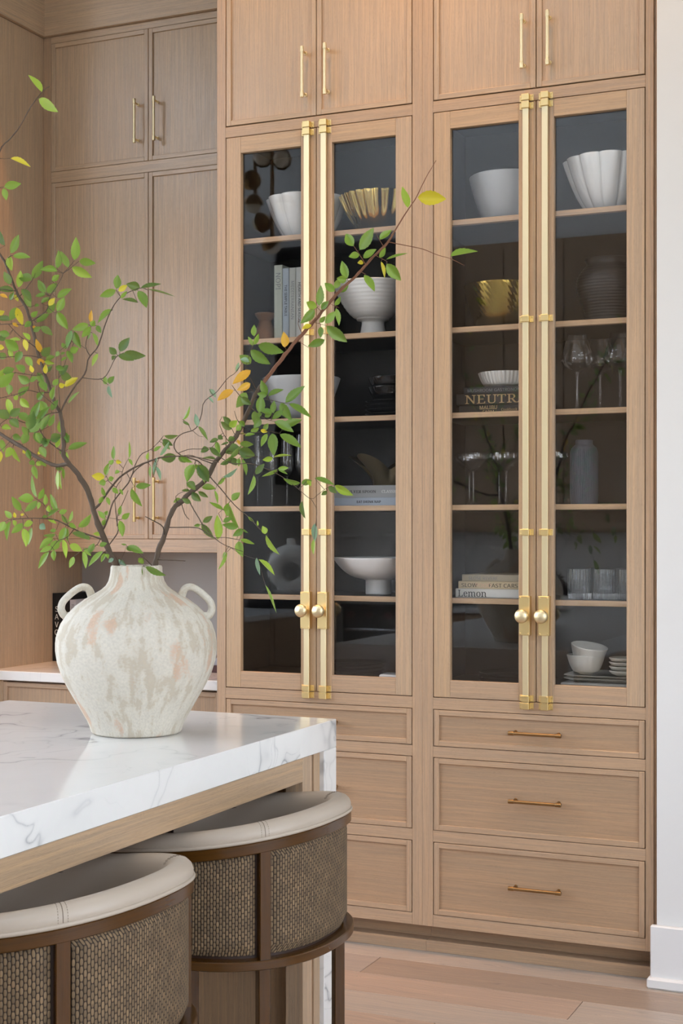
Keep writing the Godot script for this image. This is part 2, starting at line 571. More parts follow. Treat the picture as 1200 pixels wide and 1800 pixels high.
func tall_cabinet(x0: float, x1: float, dx0: float, dx1: float, label: String) -> void:
	var c := thing("display_cabinet", label, "cabinet")
	var H := 3.99
	# carcass: dark lined box
	var b := MB.new()
	b.span(x0 + 0.002, x0 + 0.020, 0.10, H, -0.42, -0.026, 1, 0)
	b.span(x1 - 0.020, x1 - 0.002, 0.10, H, -0.42, -0.026, 1, 0)
	b.span(x0 + 0.020, x1 - 0.020, 0.10, H, -0.42, -0.405, 1, 0)
	b.span(x0 + 0.020, x1 - 0.020, 0.935, 0.953, -0.405, -0.028, 0, 0)
	b.span(x0 + 0.020, x1 - 0.020, 2.985, 3.003, -0.405, -0.028, 0, 0)
	obj("carcass", b, M.inside, c)
	for y: float in [1.250, 1.578, 1.903, 2.204, 2.582]:
		var s := one_span("shelf", x0 + 0.021, x1 - 0.021, y - 0.009, y + 0.009, -0.404, -0.050, M.inside, c, 0)
		one_span("shelf_edge", x0 + 0.021, x1 - 0.021, y - 0.0095, y + 0.0095, -0.050, -0.028, M.oak_light, s, 0)
	# face frame
	one_span("stile", x0, dx0 - 0.001, 0.10, H, -0.026, 0.0, M.oak_pink, c, 1)
	one_span("stile", dx1 + 0.001, x1, 0.10, H, -0.026, 0.0, M.oak_pink, c, 1)
	for r: Array in [[0.10, 0.1415], [0.3995, 0.4395], [0.6975, 0.7365], [0.8675, 0.9085], [2.971, 3.0105], [3.6425, 3.682]]:
		one_span("rail", dx0 - 0.001, dx1 + 0.001, r[0], r[1], -0.026, -0.0003, M.oak_pink, c, 0)
	one_span("top_panel", dx0 - 0.001, dx1 + 0.001, 3.682, H, -0.026, -0.0003, M.oak, c, 0)
	var mid := (dx0 + dx1) * 0.5
	var g := 0.0021
	for side in 2:
		var a := dx0 + g if side == 0 else mid + g * 0.7
		var z := mid - g * 0.7 if side == 0 else dx1 - g
		var d := shaker("upper_door", a, z, 3.0105 + 2 * g, 3.6425 - g, 0.0, c, M.oak, M.oak, 1)
		pull(d, Vector3(mid + (-0.0415 if side == 0 else 0.0490), 3.168, 0.035), 0.186, true, M.brass_soft)
		glass_door(a, z, side == 0, c)
	for r: Array in [[0.1415, 0.3995], [0.4395, 0.6975], [0.7365, 0.8675]]:
		var d := shaker("drawer", dx0 + g, dx1 - g, r[0] + g, r[1] - g, 0.0, c, M.oak_pink, M.oak_dark, 0)
		pull(d, Vector3(mid + 0.0045, (float(r[0]) + float(r[1])) * 0.5 + 0.001, 0.035), 0.186, false, M.brass_dark)
	one_span("toe_kick", x0, x1, 0.0, 0.10, -0.110, -0.090, M.oak_dark, c, 0)
	one_span("shoe_molding", x0, x1, 0.0, 0.040, -0.090, -0.038, M.oak_dark, c, 0)
	if x1 > -1.1:
		one_span("scribe_strip", x1, -0.9865, 0.04, H, -0.03, -0.011, M.oak_dark, c, 1)

func pantry_side() -> void:
	# bridge cabinet over the coffee counter, set back between the tall panel and the display cabinets
	var zf := -0.532
	var c := thing("wall_cabinet", "recessed oak wall cabinet with four slim-framed doors above the marble counter", "cabinet")
	var b := MB.new()
	b.span(-3.80, -2.66, 1.405, 3.671, -0.846, zf - 0.026, 1, 0)
	obj("carcass", b, M.oak_dark, c)
	one_span("stile", -3.8055, -3.765, 1.404, 3.671, zf - 0.026, zf, M.oak_dark, c, 1)
	one_span("stile", -2.772, -2.648, 1.404, 3.671, zf - 0.026, zf, M.oak, c, 1)
	for r: Array in [[1.404, 1.460], [3.0275, 3.0755], [3.6415, 3.671]]:
		one_span("rail", -3.765, -2.772, r[0], r[1], zf - 0.026, zf - 0.0003, M.oak, c, 0)
	for r: Array in [[1.460, 3.0275, 1.6275], [3.0755, 3.6415, 3.2435]]:
		for side in 2:
			var x0 := -3.7636 if side == 0 else -3.2672
			var x1 := -3.2698 if side == 0 else -2.7734
			var d := shaker("door", x0, x1, r[0] + 0.0014, r[1] - 0.0014, zf, c, M.oak, M.oak, 1)
			pull(d, Vector3(-3.2685 + (-0.0485 if side == 0 else 0.0480), r[2], zf + 0.035), 0.188, true, M.brass_soft if float(r[2]) > 2.0 else M.brass)
	# tall panel of the pantry on the left
	var p := thing("pantry_cabinet", "tall oak pantry side panel rising to the crown at the left edge", "cabinet")
	one_span("side_panel", -3.8265, -3.8065, 0.0, 3.671, -0.846, -0.075, M.oak, p, 1)
	one_span("body", -4.45, -3.8265, 0.08, 3.671, -0.846, -0.10, M.oak, p, 1)
	# crown fascia
	var k := thing("crown_molding", "deep oak crown fascia turning the corner above the wall cabinet", "molding")
	one_span("fascia", -3.788, -2.6455, 3.672, 3.99, zf - 0.10, zf + 0.020, M.oak, k, 0)
	one_span("fascia", -3.90, -3.788, 3.672, 3.99, zf - 0.30, -0.05, M.oak, k, 2)
	# base cabinet and worktop
	var bc := thing("base_cabinet", "low oak base cabinet under the small marble counter on the left", "cabinet")
	one_span("body", -3.806, -2.650, 0.10, 0.868, -0.846, -0.191, M.oak_dark, bc, 1)
	one_span("stile", -3.806, -3.748, 0.10, 0.872, -0.191, -0.165, M.oak, bc, 1)
	one_span("stile", -2.722, -2.650, 0.10, 0.872, -0.191, -0.165, M.oak, bc, 1)
	one_span("rail", -3.748, -2.722, 0.10, 0.14, -0.191, -0.1653, M.oak, bc, 0)
	for s in 2:
		shaker("door", -3.7466 if s == 0 else -3.2336, -3.2364 if s == 0 else -2.7234, 0.1414, 0.8660, -0.165, bc, M.oak_pink, M.oak_pink, 1)
	one_span("toe_kick", -3.806, -2.650, 0.0, 0.10, -0.846, -0.24, M.oak_dark, bc, 0)
	var wt := one_span("worktop", -3.806, -2.6475, 0.875, 0.914, -0.832, -0.1465, M.marble, self, 0, 0.002)
	tag(wt, "thin white marble counter in the recess behind the vase", "worktop")
	var bs := one_span("backsplash", -3.806, -2.6475, 0.9145, 1.4035, -0.848, -0.834, M.backsplash, self, 0, 0.0008)
	tag(bs, "plain grey backsplash slab behind the vase under the wall cabinet", "backsplash")

func island() -> void:
	var wt := thing("island_worktop", "white marble island top with grey veins and a waterfall end", "worktop")
	one_span("slab", -2.705, -1.619, 0.907, 0.984, 1.201, 4.75, M.marble, wt, 2, 0.0018)
	one_span("waterfall_panel", -2.705, -1.619, 0.0, 0.907, 1.201, 1.281, M.marble, wt, 1, 0.0018)
	var c := thing("island_cabinet", "oak island base with an apron rail under the marble top", "cabinet")
	one_span("apron", -1.645, -1.622, 0.844, 0.9068, 1.4085, 4.70, M.oak_light, c, 2)
	one_span("post", -1.672, -1.622, 0.0, 0.9068, 1.3525, 1.4085, M.oak, c, 1)
	one_span("reveal", -1.690, -1.655, 0.0, 0.9068, 1.318, 1.3525, M.oak_dark, c, 1)
	one_span("liner", -2.159, -1.632, 0.0, 0.9068, 1.2812, 1.318, M.oak_light, c, 1)
	one_span("body", -2.690, -2.160, 0.08, 0.9068, 1.2812, 4.70, M.oak_dark, c, 1)
	one_span("plinth", -2.63, -2.19, 0.0, 0.08, 1.30, 4.65, M.oak_dark, c, 2)
	var k := 0
	for z: float in [1.2825, 1.86, 2.44, 3.02, 3.60]:
		one_span("back_panel", -2.160, -2.148, 0.10, 0.905, z + 0.06, z + 0.575, M.oak_dark, c, 1)
		one_span("panel_stile", -2.160, -2.138, 0.08, 0.905, z, z + 0.058, M.oak_dark, c, 1)

# ---------------------------------------------------------------- stools
const SR := 0.3015
const SA := 0.2937
const SN := 2.356

func stool_at(th: float, off: float) -> Vector3:
	var a := SA + off
	var b := SR + off
	var r := pow(pow(absf(cos(th)) / a, SN) + pow(absf(sin(th)) / b, SN), -1.0 / SN)
	return Vector3(cos(th) * r, 0, sin(th) * r)

func stool_out(th: float) -> Vector3:
	var p := stool_at(th, 0.0)
	return Vector3(signf(p.x) * pow(absf(p.x / SA), SN - 1.0) / SA, 0, signf(p.z) * pow(absf(p.z / SR), SN - 1.0) / SR).normalized()

func stool_y(th: float) -> float:
	var p := stool_at(th, 0.0)
	var c := signf(p.x) * pow(absf(p.x) / SA, SN / 2.0)
	return 0.8205 - 0.0405 * (1.0 - c)

func stool_frames(t0: float, t1: float, cnt: int, y := -1.0, off := 0.0) -> Array:
	var f := []
	for i in cnt + 1:
		var th := deg_to_rad(lerpf(t0, t1, float(i) / cnt))
		var p := stool_at(th, off)
		p.y = stool_y(th) if y < 0.0 else y
		f.append([p, stool_out(th)])
	return f

func make_stool(at: Vector3, label: String) -> Node3D:
	var t := thing("counter_stool", label, "stool", at, "counter stools at the island")
	var b := MB.new()
	b.sweep(stool_frames(-152, 152, 96), [Vector2(-0.026, -0.026), Vector2(-0.002, -0.026), Vector2(0.0, -0.024), Vector2(0.0, -0.002), Vector2(-0.002, 0.0), Vector2(-0.026, 0.0)])
	obj("top_rail", b, M.walnut, t)
	b = MB.new()
	b.sweep(stool_frames(-180, 180, 110, 0.545, 0.006), [Vector2(-0.052, -0.021), Vector2(-0.002, -0.021), Vector2(0.0, -0.019), Vector2(0.0, -0.002), Vector2(-0.002, 0.0), Vector2(-0.052, 0.0)], false, true)
	obj("seat_ring", b, M.walnut, t)
	# padded roll with the inner lining
	b = MB.new()
	var sec := [Vector2(-0.004, 0.001), Vector2(-0.001, 0.008), Vector2(-0.0005, 0.017), Vector2(-0.004, 0.027), Vector2(-0.012, 0.0345), Vector2(-0.023, 0.038), Vector2(-0.036, 0.0365), Vector2(-0.047, 0.031), Vector2(-0.055, 0.021), Vector2(-0.059, 0.007), Vector2(-0.061, -0.012), Vector2(-0.062, -0.05), Vector2(-0.062, -0.15), Vector2(-0.060, -0.22)]
	var rows := []
	for f: Array in stool_frames(-152, 152, 96):
		var r := PackedVector3Array()
		for p: Vector2 in sec:
			r.append((f[0] as Vector3) + (f[1] as Vector3) * p.x + Vector3.UP * p.y)
		rows.append(r)
	b.grid(rows, false, false)
	obj("padded_back", b, M.leather, t)
	b = MB.new()
	var path := PackedVector3Array()
	for f: Array in stool_frames(-152, 152, 96):
		path.append((f[0] as Vector3) + (f[1] as Vector3) * -0.001 + Vector3.UP * 0.0045)
	var rad := PackedFloat32Array()
	rad.resize(path.size())
	rad.fill(0.0046)
	b.tube(path, rad, 8)
	obj("piping", b, M.leather, t)
	# seam with a row of stitches each side, above the two rear posts
	for deg: float in [-45.0, 45.0]:
		b = MB.new()
		for s: float in [-1.0, 0.0, 1.0]:
			var fr: Array = stool_frames(deg + s * 1.6, deg + s * 1.6 + 0.01, 1)[0]
			var line := PackedVector3Array()
			for i in range(1, 9):
				line.append((fr[0] as Vector3) + (fr[1] as Vector3) * (sec[i].x) + Vector3.UP * (sec[i].y + 0.0002))
			if s == 0.0:
				var q := PackedFloat32Array()
				q.resize(line.size())
				q.fill(0.0007)
				b.tube(line, q, 6)
			else:
				for i in line.size() - 1:
					for u: float in [0.1, 0.6]:
						b.tube(PackedVector3Array([line[i].lerp(line[i + 1], u), line[i].lerp(line[i + 1], u + 0.3)]), PackedFloat32Array([0.0005, 0.0005]), 5)
		obj("seam", b, M.stitch, t).set_meta("kind", "stuff")
	# woven panels between the posts
	for seg: Array in [[-128.0, -48.5], [-41.5, 41.5], [48.5, 128.0]]:
		b = MB.new()
		rows = []
		for i in 13:
			var u := i / 12.0
			var r := PackedVector3Array()
			for j in 41:
				var th := deg_to_rad(lerpf(seg[0], seg[1], j / 40.0))
				var e := minf(minf(u, 1.0 - u) / 0.06, minf(j, 40 - j) / 2.0)
				var p := stool_at(th, -0.010 - 0.008 * (1.0 - minf(e, 1.0)))
				p.y = lerpf(0.552, stool_y(th) - 0.024, u)
				r.append(p)
			rows.append(r)
		b.grid(rows, false, true)
		obj("woven_panel", b, M.weave, t)
	b = MB.new()
	b.sweep(stool_frames(-152, 152, 80, 0.545, -0.022), [Vector2(-0.035, 0.0), Vector2(0.0, 0.0), Vector2(0.0, 0.235), Vector2(-0.035, 0.235)])
	obj("back_shell", b, M.dark_wood, t)
	# seat cushion
	b = MB.new()
	rows = []
	for q: Vector2 in [Vector2(-0.06, 0.0), Vector2(-0.056, 0.06), Vector2(-0.065, 0.085), Vector2(-0.09, 0.10), Vector2(-0.16, 0.108), Vector2(-0.28, 0.11)]:
		var r := PackedVector3Array()
		for j in 48:
			var p := stool_at(TAU * j / 48, maxf(q.x, -0.28))
			p.y = 0.545 + q.y
			r.append(p)
		rows.append(r)
	b.grid(rows, true, true)
	obj("seat_cushion", b, M.leather, t)
	for deg: float in [-45.0, 45.0, -135.0, 135.0]:
		var th := deg_to_rad(deg)
		var o := stool_out(th)
		var bs := Basis(Vector3.UP.cross(o), Vector3.UP, o)
		b = MB.new()
		var p := stool_at(th, -0.011)
		var top := stool_y(th) - 0.02
		var q := MB.new()
		q.box(Vector3.ZERO, Vector3(0.026, top - 0.54, 0.021), 1, 0.0015)
		b.add(q, Transform3D(bs, Vector3(p.x, (top + 0.54) * 0.5, p.z)))
		obj("post", b, M.walnut, t)
		b = MB.new()
		q = MB.new()
		q.box(Vector3.ZERO, Vector3(0.027, 0.53, 0.026), 1, 0.0015)
		p = stool_at(th, -0.019)
		b.add(q, Transform3D(bs, Vector3(p.x, 0.265, p.z)))
		obj("leg", b, M.walnut, t)
	b = MB.new()
	for k in 4:
		var t0 := deg_to_rad([45.0, 135.0, 225.0, 315.0][k])
		b.rod(stool_at(t0, -0.022) + Vector3.UP * 0.2, stool_at(t0 + PI / 2, -0.022) + Vector3.UP * 0.2, 0.009)
	obj("footrest", b, M.walnut, t)
	return t

# ---------------------------------------------------------------- vase
func vase() -> void:
	var c := Vector3(-1.976, 0.984, 1.65)
	var t := thing("amphora_vase", "large chalky white clay jar with two loop handles, branches in its mouth", "vase", c)
	var out := [Vector2(0.10, 0.0), Vector2(0.1105, 0.0015), Vector2(0.1145, 0.006), Vector2(0.1175, 0.016), Vector2(0.1255, 0.035), Vector2(0.141, 0.062), Vector2(0.1585, 0.092), Vector2(0.1755, 0.122), Vector2(0.190, 0.152), Vector2(0.1995, 0.182), Vector2(0.2035, 0.210), Vector2(0.2035, 0.230), Vector2(0.2000, 0.252), Vector2(0.191, 0.278), Vector2(0.176, 0.301), Vector2(0.154, 0.323), Vector2(0.129, 0.341), Vector2(0.106, 0.354), Vector2(0.089, 0.364), Vector2(0.0775, 0.374), Vector2(0.0705, 0.386), Vector2(0.0670, 0.400), Vector2(0.0655, 0.412), Vector2(0.0655, 0.420), Vector2(0.0635, 0.4245), Vector2(0.0600, 0.4255), Vector2(0.0570, 0.423), Vector2(0.0565, 0.410), Vector2(0.060, 0.385), Vector2(0.075, 0.362), Vector2(0.12, 0.33), Vector2(0.17, 0.29)]
	var wob := noise(71, 1.0, 2)
	var b := MB.new()
	b.lathe(Vector3.ZERO, out, 96, func(a: float, i: int) -> float: return 1.0 + 0.006 * wob.get_noise_3d(cos(a) * 1.3, i * 0.22, sin(a) * 1.3))
	obj("body", b, M.plaster, t)
	for s: float in [-1.0, 1.0]:
		b = MB.new()
		var pts := [Vector2(0.165, 0.295), Vector2(0.182, 0.297), Vector2(0.1915, 0.312), Vector2(0.188, 0.331), Vector2(0.171, 0.350), Vector2(0.151, 0.365), Vector2(0.136, 0.3705), Vector2(0.123, 0.366), Vector2(0.116, 0.352), Vector2(0.110, 0.335)]
		var cv := Curve3D.new()
		for i in pts.size():
			var p: Vector2 = pts[i]
			var pr: Vector2 = pts[maxi(i - 1, 0)]
			var nx: Vector2 = pts[mini(i + 1, pts.size() - 1)]
			var d := (nx - pr) / 6.0
			var az := -0.415
			var dirv := Vector3(s * cos(az), 0, s * sin(az))
			cv.add_point(dirv * p.x + Vector3.UP * p.y, -(dirv * d.x + Vector3.UP * d.y), dirv * d.x + Vector3.UP * d.y)
		var path := PackedVector3Array()
		var rad := PackedFloat32Array()
		for i in 41:
			path.append(cv.sample_baked(cv.get_baked_length() * i / 40.0, true))
			rad.append(0.0092 + 0.0035 * pow(absf(i / 20.0 - 1.0), 4.0))
		b.tube(path, rad, 14)
		obj("handle", b, M.plaster, t)

# ---------------------------------------------------------------- tableware and books
func bowl_shape(r: float, h: float, foot: float, wall := 0.006, bulge := 0.55) -> Array:
	# outer profile upwards, then the inside downwards
	var p := [Vector2(0.0005, 0.0), Vector2(foot * 0.9, 0.0), Vector2(foot, 0.002)]
	for i in 15:
		var u := i / 14.0
		p.append(Vector2(foot + (r - foot) * pow(u, bulge), 0.003 + (h - 0.003) * u))
	p.append(Vector2(r - wall * 0.5, h + wall * 0.35))
	for i in 13:
		var u := 1.0 - i / 12.0
		p.append(Vector2(maxf(foot + (r - foot) * pow(u, bulge) - wall, 0.0005), wall + (h - wall) * u))
	p.append(Vector2(0.0005, wall))
	return p

func vessel(called: String, label: String, category: String, at: Vector3, part: String, prof: Array, m: Material, group := "", modulate = null, seg := 48) -> Node3D:
	var b := MB.new()
	b.lathe(Vector3.ZERO, prof, seg, modulate, 1.0)
	var o := obj(called, b, m)
	o.position = at
	return tag(o, label, category, group)

func book(label: String, at: Vector3, w: float, h: float, d: float, standing: bool, cover: Color, texts: Array, group: String, turn := 0.0) -> Node3D:
	# at = middle of the lower front edge of the spine; w across, h up, d back
	var t := thing("book", label, "book", at, group)
	t.rotation.y = turn
	var m := mat(cover, 0.55)
	var b := MB.new()
	var th := 0.0022
	if standing:
		b.span(-w / 2, -w / 2 + th, 0, h, -d, 0, 1, 0.0006)
		b.span(w / 2 - th, w / 2, 0, h, -d, 0, 1, 0.0006)
		b.span(-w / 2 + th, w / 2 - th, 0, h, -th, 0.0006, 1, 0.0006)
		one_span("pages", -w / 2 + th, w / 2 - th, 0.003, h - 0.003, -d + 0.003, -th, M.pages, t, 1, 0)
	else:
		b.span(-w / 2, w / 2, 0, th, -d, 0, 0, 0.0006)
		b.span(-w / 2, w / 2, h - th, h, -d, 0, 0, 0.0006)
		b.span(-w / 2, w / 2, th, h - th, -th, 0.0008, 0, 0.0006)
		one_span("pages", -w / 2 + 0.003, w / 2 - 0.003, th, h - th, -d + 0.003, -th, M.pages, t, 0, 0)
	obj("cover", b, m, t)
	for x: Array in texts:          # text, letter height, x, y, ink, serif, stretch, bold
		lettering(x[0], x[1], Vector3(x[2], x[3], 0.0011), x[4], t, x[5], -PI / 2 if standing else 0.0, x[6], x[7])
	return t

func stemware(kind: String, at: Vector3, label: String, group: String) -> Node3D:
	var t := thing({"flute": "champagne_flute", "wine": "wine_glass", "coupe": "martini_glass"}[kind], label, "glass", at, group)
	var stem := MB.new()
	var bowl := MB.new()
	if kind == "flute":
		stem.lathe(Vector3.ZERO, [Vector2(0.0005, 0), Vector2(0.030, 0.0), Vector2(0.031, 0.0015), Vector2(0.012, 0.004), Vector2(0.0045, 0.010), Vector2(0.0035, 0.03), Vector2(0.0035, 0.105), Vector2(0.006, 0.117)], 24)
		bowl.lathe(Vector3.ZERO, [Vector2(0.0005, 0.115), Vector2(0.008, 0.117), Vector2(0.020, 0.133), Vector2(0.0255, 0.155), Vector2(0.026, 0.18), Vector2(0.0235, 0.22), Vector2(0.0205, 0.272), Vector2(0.0195, 0.272), Vector2(0.0225, 0.22), Vector2(0.0248, 0.18), Vector2(0.0243, 0.155), Vector2(0.019, 0.135), Vector2(0.0005, 0.121)], 32)
	elif kind == "wine":
		stem.lathe(Vector3.ZERO, [Vector2(0.0005, 0), Vector2(0.038, 0.0), Vector2(0.039, 0.0015), Vector2(0.014, 0.004), Vector2(0.0065, 0.012), Vector2(0.0045, 0.035), Vector2(0.0048, 0.12), Vector2(0.008, 0.137)], 24)
		bowl.lathe(Vector3.ZERO, [Vector2(0.0005, 0.135), Vector2(0.010, 0.137), Vector2(0.040, 0.153), Vector2(0.0585, 0.171), Vector2(0.0600, 0.178), Vector2(0.050, 0.208), Vector2(0.039, 0.243), Vector2(0.034, 0.268), Vector2(0.0328, 0.268), Vector2(0.0378, 0.243), Vector2(0.0488, 0.208), Vector2(0.0585, 0.178), Vector2(0.039, 0.156), Vector2(0.0005, 0.141)], 40)
	else:
		stem.lathe(Vector3.ZERO, [Vector2(0.0005, 0), Vector2(0.036, 0.0), Vector2(0.037, 0.0015), Vector2(0.013, 0.004), Vector2(0.006, 0.012), Vector2(0.0042, 0.03), Vector2(0.0042, 0.11), Vector2(0.007, 0.122)], 24)
		bowl.lathe(Vector3.ZERO, [Vector2(0.0005, 0.120), Vector2(0.006, 0.121), Vector2(0.020, 0.134), Vector2(0.040, 0.152), Vector2(0.056, 0.165), Vector2(0.0585, 0.169), Vector2(0.0575, 0.184), Vector2(0.0563, 0.184), Vector2(0.0572, 0.169), Vector2(0.0553, 0.1665), Vector2(0.039, 0.154), Vector2(0.0005, 0.127)], 40)
	obj("stem", stem, M.clear, t)
	obj("bowl", bowl, M.clear, t)
	return t

func contents() -> void:
	var flute_mod := func(cnt: int, depth: float) -> Callable:
		return func(a: float, i: int) -> float: return 1.0 - depth * pow(absf(cos(a * cnt * 0.5)), 6.0) * clampf((i - 3) / 6.0, 0.0, 1.0)
	var wavy := func(cnt: int, depth: float) -> Callable:
		return func(a: float, i: int) -> float: return 1.0 - depth + depth * sqrt(absf(sin(a * cnt * 0.5)))
	# --- left cabinet
	vessel("ruffled_bowl", "white scalloped bowl beside the gold bowl, top shelf of the left cabinet", "bowl", Vector3(-2.366, 2.591, -0.205), "", bowl_shape(0.158, 0.165, 0.06, 0.007, 0.55), M.white_glaze, "white scalloped bowls", wavy.call(10, 0.10), 160)
	var gw := noise(8, 1.0, 2)
	vessel("gold_bowl", "polished gold bowl with a rippled wall, top shelf of the left cabinet", "bowl", Vector3(-2.062, 2.591, -0.21), "", bowl_shape(0.155, 0.150, 0.06, 0.004, 0.62), M.gold, "", func(a: float, i: int) -> float: return 1.0 + 0.035 * sin(a * 26.0 + 1.5 * sin(a * 3.0)) * clampf((i - 5) / 7.0, 0.0, 1.0) + 0.02 * gw.get_noise_2d(cos(a) * 2.0, sin(a) * 2.0), 200)
	var g := "cookbooks standing in the left cabinet"
	book("pale green upright cookbook, leftmost and tallest of the row", Vector3(-2.440, 2.213, -0.105), 0.034, 0.286, 0.20, true, Color(0.70, 0.72, 0.67), [["NOPI", 0.020, 0.0, 0.225, M.ink_grey, false, 1.0, false]], g)
	book("pale blue upright cookbook beside the taller green one", Vector3(-2.408, 2.213, -0.105), 0.026, 0.272, 0.20, true, Color(0.63, 0.67, 0.70), [["THE SIMPLE TABLE", 0.010, 0.0, 0.15, M.ink, false, 1.0, false]], g)
	book("cream upright cookbook, third of the row from the wooden vase", Vector3(-2.380, 2.213, -0.105), 0.026, 0.272, 0.20, true, Color(0.70, 0.71, 0.68), [["MEDITERRANEAN", 0.012, 0.0, 0.15, M.ink_grey, false, 1.1, false]], g)
	book("whitish upright cookbook with dark lettering next to the brass rod", Vector3(-2.351, 2.213, -0.105), 0.028, 0.272, 0.20, true, Color(0.74, 0.75, 0.73), [["HEARTH AND SEASON", 0.011, 0.0, 0.14, M.ink, false, 1.0, false]], g)
	var tv := [Vector2(0.0005, 0), Vector2(0.040, 0.0), Vector2(0.042, 0.006), Vector2(0.041, 0.03), Vector2(0.034, 0.055), Vector2(0.024, 0.078), Vector2(0.024, 0.084), Vector2(0.036, 0.100), Vector2(0.040, 0.108), Vector2(0.038, 0.112), Vector2(0.030, 0.108), Vector2(0.018, 0.09), Vector2(0.012, 0.06), Vector2(0.0005, 0.05)]
	vessel("wooden_vase", "small turned wooden vase with a flared rim beside the upright books", "vase", Vector3(-2.510, 2.213, -0.135), "", tv, M.turned_wood)
	var fb := [Vector2(0.0005, 0), Vector2(0.050, 0.0), Vector2(0.051, 0.004), Vector2(0.046, 0.03), Vector2(0.042, 0.055), Vector2(0.043, 0.064), Vector2(0.060, 0.067), Vector2(0.062, 0.072)]
	for i in 40:
		var u := i / 39.0
		fb.append(Vector2(0.062 + (0.152 - 0.062) * pow(u, 0.62) + 0.0008 * sin(u * 60.0), 0.074 + 0.128 * u))
	fb.append_array([Vector2(0.148, 0.204), Vector2(0.140, 0.195), Vector2(0.11, 0.13), Vector2(0.05, 0.085), Vector2(0.0005, 0.08)])
	vessel("pedestal_bowl", "white pedestal bowl with fine turned ribs, left cabinet", "bowl", Vector3(-2.088, 2.213, -0.19), "", fb, M.white_glaze, "", null, 64)
	var wide := bowl_shape(0.150, 0.165, 0.05, 0.008, 0.50)
	vessel("wide_bowl", "grey-white clay bowl with an uneven rim, third shelf of the left cabinet", "bowl", Vector3(-2.392, 1.912, -0.21), "", wide, M.grey_bowl, "", func(a: float, i: int) -> float: return 1.0 + 0.012 * sin(a * 3.0 + 0.6), 64)
	for k in 2:
		vessel("black_bowl", "black glazed bowl, %s of the dark stack in the left cabinet" % ["lower one", "topmost"][k], "bowl", Vector3(-1.995, 1.912 + 0.061 + k * 0.036, -0.15), "", bowl_shape(0.088, 0.050, 0.045, 0.005, 0.30), M.black_glaze, "black stacked dishes")
	for k in 4:
		vessel("black_plate", "black glazed plate in the dark stack, %s from the shelf" % ["first", "second", "third", "fourth"][k], "plate", Vector3(-1.995, 1.9122 + k * 0.0152, -0.15), "", bowl_shape(0.102, 0.013, 0.060, 0.004, 0.45), M.black_glaze, "black stacked dishes")
	var fx := [-2.548, -2.486, -2.422, -2.360]
	for k in 4:
		stemware("flute", Vector3(fx[k], 1.5875, -0.145), "slim clear champagne flute, %s on the left cabinet shelf" % ["leftmost of four", "second from the left", "third from the left", "nearest the brass rod"][k], "champagne flutes")
	g = "books lying in the left cabinet"
	book("grey-blue book lying at the bottom of a pair in the left cabinet", Vector3(-2.063, 1.5875, -0.085), 0.315, 0.030, 0.24, false, Color(0.62, 0.66, 0.71), [["EAT DRINK NAP", 0.0088, 0.002, 0.0145, M.ink, false, 1.05, true]], g)
	book("grey book lying on top of the grey-blue one", Vector3(-2.062, 1.6177, -0.095), 0.305, 0.045, 0.23, false, Color(0.58, 0.585, 0.58), [["THE SILVER SPOON", 0.0100, -0.050, 0.022, M.ink, true, 1.08, true], ["CLASSIC", 0.0100, 0.078, 0.022, M.ink_white, true, 1.08, false]], g)
	# folded bronze dish: a wavy sheet bowl
	var b := MB.new()
	var rows := []
	for i in 15:
		var u := i / 14.0
		var r := PackedVector3Array()
		for j in 96:
			var a := TAU * j / 96.0
			var wave := sin(a * 4.0 + 0.5)
			var rr := 0.050 + (0.060 + 0.055 * wave) * u * (0.4 + 0.6 * u)
			r.append(Vector3(cos(a) * rr * 1.05, 0.003 + u * (0.085 + 0.028 * wave), sin(a) * rr * 0.9))
		rows.append(r)
	b.grid(rows, true, true)
	b.disc(Vector3(0, 0.003, 0), Vector3.UP, 0.05, 40)
	var bd := obj("folded_dish", b, M.bronze)
	bd.position = Vector3(-2.040, 1.6632, -0.21)
	tag(bd, "bronze dish with a deeply folded rim, resting on two lying books", "dish")
	var lb := [Vector2(0.0005, 0), Vector2(0.047, 0.0), Vector2(0.048, 0.004), Vector2(0.048, 0.053), Vector2(0.062, 0.058)]
	for i in 16:
		var u := i / 15.0
		lb.append(Vector2(0.062 + 0.108 * pow(u, 0.66), 0.058 + 0.078 * u * u * 0.45 + 0.078 * u * 0.55))
	lb.append_array([Vector2(0.168, 0.138), Vector2(0.162, 0.133), Vector2(0.12, 0.09), Vector2(0.05, 0.066), Vector2(0.0005, 0.064)])
	vessel("footed_bowl", "low white marble bowl on a round foot, fifth shelf of the left cabinet", "bowl", Vector3(-2.066, 1.2595, -0.19), "", lb, M.white_marble, "", null, 64)
	for k in 4:
		vessel("dark_plate", "dark glazed plate at the bottom of the left cabinet, %s from below" % ["first", "second", "third", "fourth"][k], "plate", Vector3(-2.160, 0.9535 + k * 0.0135, -0.17), "", bowl_shape(0.120, 0.012, 0.07, 0.004, 0.45), M.black_glaze, "dark plates at the bottom of the left cabinet")
	b = MB.new()
	b.box(Vector3.ZERO, Vector3(0.11, 0.022, 0.08), 0, 0.006)
	var cd := obj("dish", b, M.white_glaze)
	cd.position = Vector3(-1.957, 0.9645, -0.10)
	tag(cd, "small white rectangular dish in the lower corner of the left cabinet", "dish")
	# --- right cabinet
	vessel("deep_bowl", "pale grey deep bowl, top shelf of the right cabinet", "bowl", Vector3(-1.575, 2.591, -0.21), "", bowl_shape(0.135, 0.175, 0.05, 0.008, 0.42), M.grey_bowl, "", null, 64)
	vessel("ruffled_bowl", "glossy white scalloped bowl, alone on the top shelf of the right cabinet", "bowl", Vector3(-1.196, 2.591, -0.19), "", bowl_shape(0.162, 0.190, 0.055, 0.008, 0.55), M.white_glaze, "white scalloped bowls", wavy.call(12, 0.09), 192)
